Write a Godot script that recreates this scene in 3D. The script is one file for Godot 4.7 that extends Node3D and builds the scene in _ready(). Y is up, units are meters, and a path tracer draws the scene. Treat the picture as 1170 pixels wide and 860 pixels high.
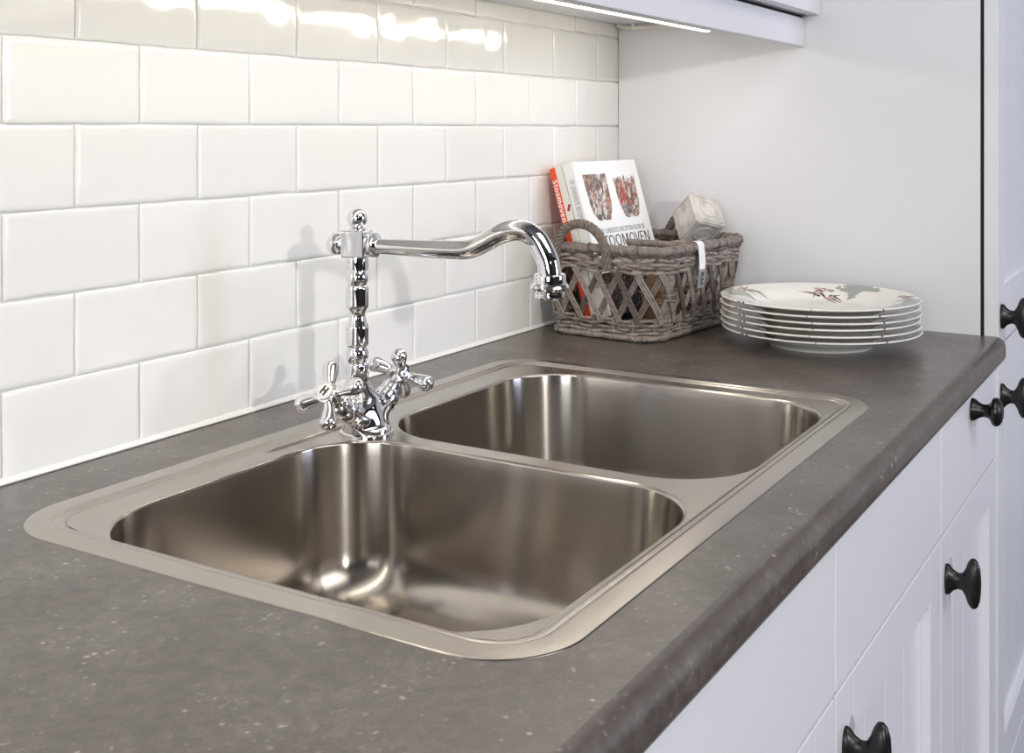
extends Node3D
# A kitchen worktop with a double steel sink. x runs along the tiled wall (0 = side of the tall cabinet),
# z runs from the tiled wall into the room, y is up. CT is the height of the worktop.

const CT := 0.90
var M := {}
var rng := RandomNumberGenerator.new()
var names := {}


# ---------------------------------------------------------------- mesh helpers
class MB:
	var v := PackedVector3Array()
	var n := PackedVector3Array()
	var uv := PackedVector2Array()
	var idx := PackedInt32Array()

	func vert(p: Vector3, nn: Vector3, t := Vector2.ZERO) -> int:
		v.append(p); n.append(nn); uv.append(t)
		return v.size() - 1

	func tri(a: int, b: int, c: int) -> void:
		var f := (v[b] - v[a]).cross(v[c] - v[a])
		if f.dot(n[a] + n[b] + n[c]) > 0.0:
			idx.append_array([a, c, b])
		else:
			idx.append_array([a, b, c])

	func quad(a: int, b: int, c: int, d: int) -> void:
		tri(a, b, c); tri(a, c, d)

	func flat(pts: Array, nn: Vector3) -> void:
		var k := []
		for p in pts: k.append(vert(p, nn))
		for i in range(1, pts.size() - 1): tri(k[0], k[i], k[i + 1])

	# rows: loops of equal length; smooth normals inside one call
	func loft(rows: Array, closed := true, flip := false) -> void:
		var m: int = rows[0].size()
		var nr: int = rows.size()
		var base := v.size()
		var acc := PackedVector3Array(); acc.resize(nr * m); acc.fill(Vector3.ZERO)
		var mm := m if closed else m - 1
		for r in nr - 1:
			for i in mm:
				var j := (i + 1) % m
				var a: Vector3 = rows[r][i]; var b: Vector3 = rows[r][j]
				var c: Vector3 = rows[r + 1][j]; var d: Vector3 = rows[r + 1][i]
				var f := (c - a).cross(d - b)
				if flip: f = -f
				acc[r * m + i] += f; acc[r * m + j] += f; acc[(r + 1) * m + i] += f; acc[(r + 1) * m + j] += f
		for r in nr:
			for i in m:
				var nn := acc[r * m + i]
				v.append(rows[r][i]); n.append(nn.normalized() if nn.length() > 1e-14 else Vector3.UP)
				uv.append(Vector2(float(i) / mm, float(r) / maxf(1.0, nr - 1)))
		for r in nr - 1:
			for i in mm:
				var j := (i + 1) % m
				quad(base + r * m + i, base + r * m + j, base + (r + 1) * m + j, base + (r + 1) * m + i)

	func fan(loop: Array, nn: Vector3) -> void:
		var c := Vector3.ZERO
		for p in loop: c += p
		c /= loop.size()
		var ci := vert(c, nn)
		var k := []
		for p in loop: k.append(vert(p, nn))
		for i in k.size(): tri(ci, k[i], k[(i + 1) % k.size()])

	# box with eased edges, in the frame t
	func rbox(size: Vector3, bev: float, t := Transform3D()) -> void:
		var h := size / 2.0
		var ids := {}
		for s in 8:
			var sg := Vector3(1 if s & 1 else -1, 1 if s & 2 else -1, 1 if s & 4 else -1)
			for ax in 3:
				var p := Vector3(sg.x * (h.x - bev), sg.y * (h.y - bev), sg.z * (h.z - bev))
				p[ax] = sg[ax] * h[ax]
				var nn := Vector3.ZERO
				nn[ax] = sg[ax]
				ids[s * 3 + ax] = vert(t * p, (t.basis * nn).normalized(), Vector2(p[(ax + 1) % 3] / size[(ax + 1) % 3] + 0.5, p[(ax + 2) % 3] / size[(ax + 2) % 3] + 0.5))
		for ax in 3:
			var b := 1 << ((ax + 1) % 3)
			var c := 1 << ((ax + 2) % 3)
			for sd in 2:
				var o := (1 << ax) if sd else 0
				quad(ids[o * 3 + ax], ids[(o | b) * 3 + ax], ids[(o | b | c) * 3 + ax], ids[(o | c) * 3 + ax])
			# edges parallel to ax
			for k in 4:
				var o2 := (b if k & 1 else 0) | (c if k & 2 else 0)
				var e := o2 | (1 << ax)
				quad(ids[o2 * 3 + (ax + 1) % 3], ids[e * 3 + (ax + 1) % 3], ids[e * 3 + (ax + 2) % 3], ids[o2 * 3 + (ax + 2) % 3])
		for s in 8: tri(ids[s * 3], ids[s * 3 + 1], ids[s * 3 + 2])

	func bx(x0: float, x1: float, y0: float, y1: float, z0: float, z1: float, bev := 0.0008) -> void:
		rbox(Vector3(absf(x1 - x0), absf(y1 - y0), absf(z1 - z0)), bev, Transform3D(Basis(), Vector3((x0 + x1) / 2, (y0 + y1) / 2, (z0 + z1) / 2)))

	# profile: Array of Vector2(radius, height); creases sharper than ~40 degrees stay sharp
	func lathe(profile: Array, seg := 32, t := Transform3D(), sx := 1.0, sz := 1.0) -> void:
		var runs := [[profile[0]]]
		for i in range(1, profile.size()):
			runs[-1].append(profile[i])
			if i < profile.size() - 1:
				var a: Vector2 = (profile[i] - profile[i - 1]).normalized()
				var b: Vector2 = (profile[i + 1] - profile[i]).normalized()
				if a.dot(b) < 0.77: runs.append([profile[i]])
		for run in runs:
			if run.size() < 2: continue
			var rows := []
			for p in run:
				var loop := []
				for k in seg:
					var an := TAU * k / seg
					loop.append(t * Vector3(p.x * cos(an) * sx, p.y, p.x * sin(an) * sz))
				rows.append(loop)
			loft(rows, true)
		# orient normals outwards is handled by orient_out

	func tube(path: Array, rad, sides := 8, closed := false, cap := true, squash := 1.0) -> void:
		var rows := []
		var cnt := path.size()
		var up := Vector3.UP
		var t0: Vector3 = (path[1] - path[0]).normalized()
		if absf(t0.dot(up)) > 0.95: up = Vector3.RIGHT
		var nrm := (up - t0 * up.dot(t0)).normalized()
		for i in cnt:
			var a: Vector3 = path[(i - 1 + cnt) % cnt] if closed or i > 0 else path[0]
			var b: Vector3 = path[(i + 1) % cnt] if closed or i < cnt - 1 else path[cnt - 1]
			var tg := (b - a).normalized()
			nrm = (nrm - tg * nrm.dot(tg)).normalized()
			var bn := tg.cross(nrm)
			var r: float = rad if rad is float else rad[i]
			var loop := []
			for k in sides:
				var an := TAU * k / sides
				loop.append(path[i] + nrm * (cos(an) * r) + bn * (sin(an) * r * squash))
			rows.append(loop)
		if closed: rows.append(rows[0])
		var s := v.size()
		loft(rows, true)
		# outward check
		var c0: Vector3 = path[0]
		if n[s].dot(v[s] - c0) < 0.0:
			for q in range(s, v.size()): n[q] = -n[q]
			fix(s)
		if cap and not closed:
			var tg0: Vector3 = (path[0] - path[1]).normalized()
			fan(rows[0], tg0)
			fan(rows[-1], (path[cnt - 1] - path[cnt - 2]).normalized())

	func fix(_s: int) -> void:
		for k in range(0, idx.size(), 3):
			if idx[k] >= _s:
				var a := idx[k]; var b := idx[k + 1]; var c := idx[k + 2]
				var f := (v[b] - v[a]).cross(v[c] - v[a])
				if f.dot(n[a] + n[b] + n[c]) > 0.0:
					idx[k + 1] = c; idx[k + 2] = b

	# make the normals of everything since vertex s face away from the axis line (point c, direction d)
	func away(s: int, c: Vector3, d: Vector3, inward := false) -> void:
		var sum := 0.0
		for q in range(s, v.size()):
			var r := v[q] - c
			r -= d * r.dot(d)
			sum += n[q].dot(r)
		if (sum < 0.0) != inward:
			for q in range(s, v.size()): n[q] = -n[q]
			fix(s)

	func mesh() -> ArrayMesh:
		var a := []
		a.resize(Mesh.ARRAY_MAX)
		a[Mesh.ARRAY_VERTEX] = v; a[Mesh.ARRAY_NORMAL] = n; a[Mesh.ARRAY_TEX_UV] = uv; a[Mesh.ARRAY_INDEX] = idx
		var m := ArrayMesh.new()
		m.add_surface_from_arrays(Mesh.PRIMITIVE_TRIANGLES, a)
		return m


func numbered(called: String) -> String:
	names[called] = names.get(called, -1) + 1
	return called if names[called] == 0 else "%s_%03d" % [called, names[called]]


func put(called: String, m: Mesh, mat: Material, parent: Node = self) -> MeshInstance3D:
	var o := MeshInstance3D.new()
	o.name = numbered(called) if parent == self else called
	o.mesh = m
	o.material_override = null
	if m is ArrayMesh and m.get_surface_count() and m.surface_get_material(0) == null:
		m.surface_set_material(0, mat)
	else:
		o.material_override = mat
	parent.add_child(o, true)
	return o


func part(called: String, b: MB, mat: Material, parent: Node) -> MeshInstance3D:
	return put(called, b.mesh(), mat, parent)


func thing(called: String, label: String, category: String, at := Vector3.ZERO, turn := 0.0, group := "") -> Node3D:
	var o := Node3D.new()
	o.name = numbered(called)
	add_child(o)
	o.position = at
	o.rotation.y = turn
	tag(o, label, category, group)
	return o


func tag(o: Node, label: String, category: String, group := "") -> void:
	o.set_meta("label", label)
	o.set_meta("category", category)
	if group: o.set_meta("group", group)


func structure(called: String, b: MB, mat: Material, label := "") -> MeshInstance3D:
	var o := put(called, b.mesh(), mat)
	o.set_meta("kind", "structure")
	if label: o.set_meta("label", label)
	return o


func lathe_mesh(profile: Array, seg := 32, t := Transform3D(), sx := 1.0, sz := 1.0) -> MB:
	var b := MB.new()
	add_lathe(b, profile, seg, t, sx, sz)
	return b


# lathe with the outside on the right of the profile as it runs upwards
func add_lathe(b: MB, profile: Array, seg := 32, t := Transform3D(), sx := 1.0, sz := 1.0) -> void:
	var s := b.v.size()
	b.lathe(profile, seg, t, sx, sz)
	var bad := 0.0
	# test with the first non-degenerate quad: profile direction turned clockwise is outward
	var q := s
	for i in profile.size() - 1:
		var d: Vector2 = profile[i + 1] - profile[i]
		if d.length() > 1e-6 and (profile[i].x > 1e-5 or profile[i + 1].x > 1e-5):
			var want := Vector2(d.y, -d.x).normalized()
			# the vertex at angle 0 of that ring
			var nn := b.n[q + i * seg] if i == 0 else b.n[q]
			var w3 := (t.basis * Vector3(want.x, want.y, 0)).normalized()
			bad = nn.dot(w3)
			if i == 0: break
	if bad < 0.0:
		for k in range(s, b.v.size()): b.n[k] = -b.n[k]
		b.fix(s)


func std(c: Color, rough := 0.5, metal := 0.0, spec := 0.5) -> StandardMaterial3D:
	var m := StandardMaterial3D.new()
	m.albedo_color = c
	m.roughness = rough
	m.metallic = metal
	m.metallic_specular = spec
	return m


func c8(r: int, g: int, b: int) -> Color:
	return Color(r / 255.0, g / 255.0, b / 255.0)


func basis_up(up: Vector3) -> Basis:
	up = up.normalized()
	var x := Vector3(0, 0, 1).cross(up)
	if x.length() < 0.1: x = Vector3(1, 0, 0)
	x = x.normalized()
	return Basis(x, up, x.cross(up).normalized())


func text_mesh(s: String, size: float, depth := 0.0004, font := "Droid Sans", bold := false) -> TextMesh:
	var t := TextMesh.new()
	var f := SystemFont.new()
	f.font_names = PackedStringArray([font])
	if bold: f.font_weight = 700
	t.font = f
	t.text = s
	t.font_size = 32
	t.pixel_size = size / 32.0
	t.depth = depth
	t.curve_step = 3.0
	return t


func rrect(cx: float, cz: float, hx: float, hz: float, r: float, y: float, cs := 10, es := 6) -> Array:
	# closed loop, corners of radius r, starting on +x side
	var out := []
	var cs4 := [[hx - r, hz - r, 0.0], [-hx + r, hz - r, PI / 2], [-hx + r, -hz + r, PI], [hx - r, -hz + r, PI * 1.5]]
	for k in 4:
		var c: Array = cs4[k]
		for i in cs + 1:
			var a: float = c[2] + PI / 2 * i / cs
			out.append(Vector3(cx + c[0] + r * cos(a), y, cz + c[1] + r * sin(a)))
		var d: Array = cs4[(k + 1) % 4]
		var a2: float = c[2] + PI / 2
		var p: Vector3 = out[-1]
		var q := Vector3(cx + d[0] + r * cos(a2), y, cz + d[1] + r * sin(a2))
		for i in range(1, es): out.append(p.lerp(q, float(i) / es))
	return out


# ---------------------------------------------------------------- scene
func _ready() -> void:
	rng.seed = 7
	# --- camera: level, lens shifted down, as the photograph's upright lines show
	var cam := Camera3D.new()
	cam.name = "camera"
	cam.projection = Camera3D.PROJECTION_FRUSTUM
	cam.near = 0.05
	cam.far = 50.0
	cam.size = 2.0 * cam.near * 430.0 / 1328.65
	cam.frustum_offset = Vector2(0.0, -cam.near * 283.26 / 1328.65)
	cam.position = Vector3(-1.8589, CT + 0.3107, 0.9057)
	cam.rotation.y = -deg_to_rad(90.0 - 31.195)
	add_child(cam)
	cam.current = true
	# --- environment
	var we := WorldEnvironment.new()
	var env := Environment.new()
	env.background_mode = Environment.BG_COLOR
	env.background_color = c8(190, 205, 225)
	env.background_energy_multiplier = 0.6
	env.tonemap_mode = Environment.TONE_MAPPER_LINEAR
	env.tonemap_exposure = 0.85
	env.sdfgi_enabled = true
	env.ssao_enabled = true
	env.ssil_enabled = true
	we.environment = env
	add_child(we)
	# --- large lights: ceiling panels, daylight at the two windows
	area_light("ceiling_panel_light", Vector3(-1.0, 2.545, 2.2), Vector3(0, -1, 0), Vector2(1.8, 1.2), 2.0, Color(1.0, 0.99, 0.98))
	area_light("window_daylight", Vector3(0.6, 1.55, 3.96), Vector3(0, 0, -1), Vector2(1.1, 1.3), 5.2, Color(0.84, 0.885, 1.0))
	area_light("window_daylight", Vector3(-4.40, 1.55, 1.5), Vector3(1, 0, 0), Vector2(1.1, 1.3), 4.7, Color(0.97, 0.98, 1.0))

	materials()
	room()
	tiles()
	worktop()
	sink()
	base_cabinets()
	tall_cabinet()
	wall_cabinet()
	tap()
	basket()
	books()
	basket_contents()
	plates()
	lamps()


func area_light(called: String, at: Vector3, towards: Vector3, size: Vector2, energy: float, col: Color) -> void:
	var l := AreaLight3D.new()
	l.name = numbered(called)
	l.area_size = size
	l.light_energy = energy
	l.light_color = col
	l.area_range = 12.0
	l.shadow_enabled = true
	add_child(l)
	l.look_at_from_position(at, at + towards, Vector3.UP if absf(towards.y) < 0.9 else Vector3.RIGHT)


func noise_tex(size: int, freq: float, oct: int, sd: int, ramp: Array, fractal := true, normal := false, bump := 4.0) -> NoiseTexture2D:
	var nz := FastNoiseLite.new()
	nz.seed = sd
	nz.frequency = freq
	nz.noise_type = FastNoiseLite.TYPE_SIMPLEX_SMOOTH
	nz.fractal_type = FastNoiseLite.FRACTAL_FBM if fractal else FastNoiseLite.FRACTAL_NONE
	nz.fractal_octaves = oct
	var t := NoiseTexture2D.new()
	t.width = size
	t.height = size
	t.seamless = true
	t.noise = nz
	t.as_normal_map = normal
	t.bump_strength = bump
	if ramp.size():
		var g := Gradient.new()
		g.offsets = PackedFloat32Array(ramp[0])
		g.colors = PackedColorArray(ramp[1])
		t.color_ramp = g
	return t


func worktop_image() -> ImageTexture:
	var S := 1536
	var n1 := FastNoiseLite.new(); n1.seed = 3; n1.frequency = 0.010; n1.fractal_octaves = 5; n1.fractal_gain = 0.55
	var n2 := FastNoiseLite.new(); n2.seed = 9; n2.frequency = 0.055; n2.fractal_octaves = 4
	n2.domain_warp_enabled = true; n2.domain_warp_amplitude = 24.0; n2.domain_warp_frequency = 0.01
	var n3 := FastNoiseLite.new(); n3.seed = 15; n3.frequency = 0.22; n3.fractal_octaves = 2
	var a := n1.get_seamless_image(S, S).get_data()
	var b := n2.get_seamless_image(S, S).get_data()
	var g := n3.get_seamless_image(S, S).get_data()
	var out := PackedByteArray()
	out.resize(S * S * 3)
	for i in S * S:
		var w := a[i] / 255.0 - 0.5
		var l := clampf(1.0 + w * 0.26 + (b[i] / 255.0 - 0.5) * 0.34 + (g[i] / 255.0 - 0.5) * 0.22, 0.5, 1.6)
		out[i * 3] = int(clampf(92.0 * l, 0, 255))
		out[i * 3 + 1] = int(clampf((83.5 + 4.0 * w) * l, 0, 255))
		out[i * 3 + 2] = int(clampf((78.0 + 7.0 * w) * l, 0, 255))
	var im := Image.create_from_data(S, S, false, Image.FORMAT_RGB8, out)
	# pale mineral flecks, gathered in loose drifts, some drawn out into short scratches
	var r := RandomNumberGenerator.new(); r.seed = 5
	var pale := Color(0.84, 0.81, 0.77)
	for k in 26000:
		var x := r.randi_range(6, S - 7)
		var y := r.randi_range(6, S - 7)
		if r.randf() > clampf((a[y * S + x] / 255.0 - 0.30) * 2.2, 0.12, 1.0): continue
		var big := r.randf() < 0.16
		var br := r.randf_range(0.30, 0.72) if big else r.randf_range(0.10, 0.34)
		var ln := 1 if r.randf() < 0.72 else r.randi_range(2, 6)
		var an := r.randf_range(-0.9, 0.9)
		var rad := r.randf_range(1.0, 1.9) if big else r.randf_range(0.7, 1.5)
		for q in ln:
			var cx := x + cos(an) * q
			var cy := y + sin(an) * q
			for yy in range(-2, 3):
				for xx in range(-2, 3):
					var px := clampi(int(cx) + xx, 0, S - 1)
					var py := clampi(int(cy) + yy, 0, S - 1)
					var d := Vector2(px - cx, py - cy).length()
					if d < rad + 0.5:
						im.set_pixel(px, py, im.get_pixel(px, py).lerp(pale, br * clampf(rad + 0.5 - d, 0.0, 1.0) / sqrt(ln)))
	return ImageTexture.create_from_image(im)


func materials() -> void:
	M.tile = std(c8(236, 235, 231), 0.10)
	M.tile.clearcoat_enabled = true
	M.tile.clearcoat = 0.4
	M.tile.clearcoat_roughness = 0.04
	M.grout = std(c8(232, 231, 228), 0.85)
	M.paint = std(c8(229, 229, 233), 0.38)
	M.paint_room = std(c8(205, 200, 194), 0.9)
	M.ceiling = std(c8(110, 107, 104), 0.9)
	M.wall_dark = std(c8(64, 59, 56), 0.9)
	M.floor = std(c8(74, 66, 60), 0.4)
	M.floor.albedo_texture = noise_tex(512, 0.01, 4, 21, [[0.0, 1.0], [Color(0.8, 0.78, 0.75), Color(1, 1, 1)]])
	M.floor.uv1_triplanar = true
	M.floor.uv1_world_triplanar = true
	M.worktop = std(Color.WHITE, 0.36, 0.0, 0.72)
	M.worktop.albedo_texture = worktop_image()
	M.worktop.uv1_triplanar = true
	M.worktop.uv1_world_triplanar = true
	M.worktop.uv1_triplanar_sharpness = 4.0
	M.worktop.uv1_scale = Vector3(0.72, 0.72, 0.72)
	M.worktop.uv1_offset = Vector3(0.03, 0.0, 0.1)
	M.worktop.roughness_texture = noise_tex(512, 0.02, 4, 31, [[0.0, 1.0], [Color(0.8, 0.8, 0.8), Color(1, 1, 1)]])
	M.board = std(c8(150, 128, 104), 0.8)
	M.steel = std(Color(0.715, 0.69, 0.66), 0.27, 1.0)
	M.steel.roughness_texture = noise_tex(512, 0.02, 3, 41, [[0.0, 1.0], [Color(0.82, 0.82, 0.82), Color(1, 1, 1)]])
	M.steel.uv1_triplanar = true
	M.steel.uv1_world_triplanar = true
	M.steel.uv1_scale = Vector3(2.0, 40.0, 2.0)
	M.steel_bowl = std(Color(0.715, 0.69, 0.66), 0.20, 1.0)
	M.steel_bowl.anisotropy_enabled = true
	M.steel_bowl.anisotropy = -0.85
	M.chrome = std(Color(0.90, 0.90, 0.91), 0.03, 1.0)
	M.porcelain_cap = std(c8(238, 236, 232), 0.2)
	M.black_print = std(c8(28, 26, 26), 0.6)
	M.knob = std(c8(18, 18, 17), 0.34)
	M.knob.albedo_texture = noise_tex(256, 0.03, 4, 51, [[0.0, 0.55, 0.75, 1.0], [Color(0.75, 0.75, 0.75), Color(1, 1, 1), Color(1.5, 1.4, 1.3), Color(2, 1.8, 1.6)]])
	M.knob.uv1_triplanar = true
	M.knob.uv1_scale = Vector3(12, 12, 12)
	M.gap_shade = std(c8(18, 17, 17), 0.8)  # black that paints the shade inside the cabinet gaps
	M.wicker = []
	for k in 5:
		var base: Color = [c8(150, 138, 130), c8(130, 118, 110), c8(164, 153, 146), c8(112, 100, 93), c8(142, 132, 126)][k]
		var w := std(base, 0.72)
		w.albedo_texture = wick_tex()
		w.uv1_triplanar = true
		w.uv1_scale = Vector3(16, 16, 16)
		M.wicker.append(w)
	M.white_cover = std(c8(240, 240, 240), 0.25)
	M.paper = std(c8(232, 228, 218), 0.8)
	M.orange = std(c8(236, 78, 38), 0.35)
	M.white_print = std(c8(245, 238, 230), 0.6)
	M.grey_print = std(c8(128, 126, 128), 0.6)
	M.dark_print = std(c8(58, 56, 58), 0.6)
	M.china = std(c8(243, 241, 235), 0.10)
	M.ribbon = std(c8(240, 238, 236), 0.8)
	M.felt = std(c8(150, 148, 145), 0.9)
	M.cable = std(c8(228, 224, 214), 0.5)
	M.glass = std(Color(0.9, 0.95, 1.0, 0.08), 0.02)
	M.glass.transparency = BaseMaterial3D.TRANSPARENCY_ALPHA


var _wick: NoiseTexture2D
func wick_tex() -> NoiseTexture2D:
	if _wick == null:
		_wick = noise_tex(256, 0.025, 4, 61, [[0.0, 0.35, 0.65, 1.0], [Color(0.62, 0.6, 0.58), Color(0.85, 0.84, 0.83), Color(1.0, 1.0, 1.0), Color(1.15, 1.14, 1.12)]])
	return _wick


# ---------------------------------------------------------------- setting
func slab(called: String, x0: float, x1: float, y0: float, y1: float, z0: float, z1: float, mat: Material, label: String) -> void:
	var b := MB.new()
	b.bx(x0, x1, y0, y1, z0, z1, 0.0005)
	structure(called, b, mat, label)


func room() -> void:
	slab("floor", -4.6, 2.2, -0.1, 0.0, -0.15, 4.1, M.floor, "brown floor of the kitchen")
	slab("ceiling", -4.6, 2.2, 2.6, 2.7, -0.15, 4.1, M.ceiling, "grey ceiling of the kitchen")
	slab("wall_back", -4.6, 2.2, 0.0, 2.6, -0.15, -0.0035, M.grout, "wall with pale grout behind the white tiles")
	slab("wall_far", 2.1, 2.2, 0.0, 2.6, -0.0035, 4.0, M.paint_room, "plain wall beyond the tall cabinet")
	# opposite wall with a window opening x 0.05..1.15, y 0.9..2.2
	var b := MB.new()
	b.bx(-4.6, 0.05, 0.0, 2.6, 4.0, 4.1)
	b.bx(1.15, 2.2, 0.0, 2.6, 4.0, 4.1)
	b.bx(0.05, 1.15, 0.0, 0.9, 4.0, 4.1)
	b.bx(0.05, 1.15, 2.2, 2.6, 4.0, 4.1)
	structure("wall_opposite", b, M.wall_dark, "taupe wall across the room from the sink")
	b = MB.new()
	b.bx(-4.6, -4.5, 0.0, 2.6, -0.0035, 0.95)
	b.bx(-4.6, -4.5, 0.0, 2.6, 2.05, 4.0)
	b.bx(-4.6, -4.5, 0.0, 0.9, 0.95, 2.05)
	b.bx(-4.6, -4.5, 2.2, 2.6, 0.95, 2.05)
	structure("wall_side", b, M.wall_dark, "taupe wall at the end of the kitchen")
	for k in 2:
		var fr := MB.new()
		var gl := MB.new()
		if k == 0:
			for q in [[0.05, 0.10, 0.9, 2.2], [1.10, 1.15, 0.9, 2.2], [0.10, 1.10, 0.9, 0.95], [0.10, 1.10, 2.15, 2.2], [0.58, 0.62, 0.95, 2.15]]:
				fr.bx(q[0], q[1], q[2], q[3], 4.02, 4.08, 0.003)
			gl.bx(0.10, 1.10, 0.95, 2.15, 4.045, 4.051, 0.0005)
		else:
			for q in [[0.95, 1.0, 0.9, 2.2], [2.0, 2.05, 0.9, 2.2], [1.0, 2.0, 0.9, 0.95], [1.0, 2.0, 2.15, 2.2], [1.48, 1.52, 0.95, 2.15]]:
				fr.bx(-4.58, -4.52, q[2], q[3], q[0], q[1], 0.003)
			gl.bx(-4.551, -4.545, 0.95, 2.15, 1.0, 2.0, 0.0005)
		var w := structure("window_%d" % (k + 1), fr, M.paint, "white framed window")
		part("pane", gl, M.glass, w)


func tile_mesh(sd: int, w: float, h: float) -> ArrayMesh:
	# hand-made glazed tile: gently wavy face, soft uneven edge
	var nz := FastNoiseLite.new()
	nz.seed = sd
	nz.frequency = 11.0
	nz.fractal_octaves = 2
	var nx := 22
	var ny := 12
	var rows := []
	for j in ny + 1:
		var row := []
		for i in nx + 1:
			var fx := float(i) / nx
			var fy := float(j) / ny
			# pack the grid towards the edges
			var px := (fx - 0.5) * 2.0
			var py := (fy - 0.5) * 2.0
			px = signf(px) * (1.0 - pow(1.0 - absf(px), 1.9))
			py = signf(py) * (1.0 - pow(1.0 - absf(py), 1.9))
			var x := px * w / 2
			var y := py * h / 2
			var wob := nz.get_noise_2d(x * 2.0 + 7.0, y * 2.0) * 0.00075
			var e := minf(w / 2 - absf(x), h / 2 - absf(y))
			var z := -0.0016 * pow(clampf(1.0 - e / 0.0020, 0.0, 1.0), 2.0) + wob * clampf(e / 0.004, 0.0, 1.0)
			z += nz.get_noise_2d(x * 0.35, y * 0.35 + 31.0) * 0.0006
			var ex := nz.get_noise_2d(y * 1.4 + 50.0, signf(x) * 9.0) * 0.0009 if absf(x) > w / 2 - 0.004 else 0.0
			var ey := nz.get_noise_2d(x * 1.4 + 80.0, signf(y) * 9.0) * 0.0009 if absf(y) > h / 2 - 0.004 else 0.0
			row.append(Vector3(x + ex, y + ey, z))
		rows.append(row)
	var b := MB.new()
	b.loft(rows, false)
	if b.n[b.n.size() / 2].z < 0:
		for q in b.n.size(): b.n[q] = -b.n[q]
		b.fix(0)
	# rim back to the bed
	var ring := []
	for i in nx + 1: ring.append(rows[0][i])
	for j in range(1, ny + 1): ring.append(rows[j][nx])
	for i in range(nx - 1, -1, -1): ring.append(rows[ny][i])
	for j in range(ny - 1, 0, -1): ring.append(rows[j][0])
	var back := []
	for p in ring: back.append(Vector3(p.x, p.y, -0.0036))
	var s := b.v.size()
	b.loft([ring, back], true)
	b.away(s, Vector3.ZERO, Vector3(0, 0, 1))
	return b.mesh()


func tiles() -> void:
	var wall: Node = get_node("wall_back")
	var P := 0.152
	var Q := 0.078
	var gap := 0.0015
	var full := []
	for k in 9: full.append(tile_mesh(100 + k, P - gap, Q - gap))
	var cut := {}
	var tones := []
	for k in 4:
		var m: StandardMaterial3D = M.tile.duplicate()
		m.albedo_color = [c8(237, 236, 232), c8(234, 233, 229), c8(238, 237, 234), c8(235, 234, 231)][k]
		tones.append(m)
	for r in 7:
		var y0 := CT + 0.0025 + r * Q
		var off := -1.2212 + (0.0 if r % 2 == 0 else 0.5 * P)
		for k in range(-9, 9):
			var x0 := off + k * P
			var x1 := x0 + P
			if x0 > -0.02: continue
			if x1 > -0.02: x1 = 0.0045
			var w := x1 - x0 - gap
			var m: ArrayMesh
			if w > P - gap - 0.0005 and x1 < -0.004:
				m = full[rng.randi_range(0, full.size() - 1)]
			else:
				var key := int(w * 2000)
				if not cut.has(key): cut[key] = tile_mesh(300 + key, w, Q - gap)
				m = cut[key]
			var o := MeshInstance3D.new()
			o.name = "tile"
			o.mesh = m
			o.material_override = tones[rng.randi_range(0, 3)]
			wall.add_child(o, true)
			o.position = Vector3((x0 + x1) / 2, y0 + Q / 2, 0.0)
			o.rotation = Vector3(rng.randf_range(-0.006, 0.006), rng.randf_range(-0.004, 0.004), rng.randf_range(-0.004, 0.004))
	# bead of sealant along the worktop
	var b := MB.new()
	var loop := []
	for x in [-3.2, -0.001]:
		loop.append([Vector3(x, CT + 0.0002, -0.003), Vector3(x, CT + 0.0002, 0.0052), Vector3(x, CT + 0.0022, 0.0036), Vector3(x, CT + 0.0050, 0.0008), Vector3(x, CT + 0.0064, -0.003)])
	b.loft(loop, true)
	b.away(0, Vector3(0, CT + 0.002, 0.0), Vector3(1, 0, 0))
	structure("trim_1", b, M.grout, "white sealant bead between tiles and worktop")


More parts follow.
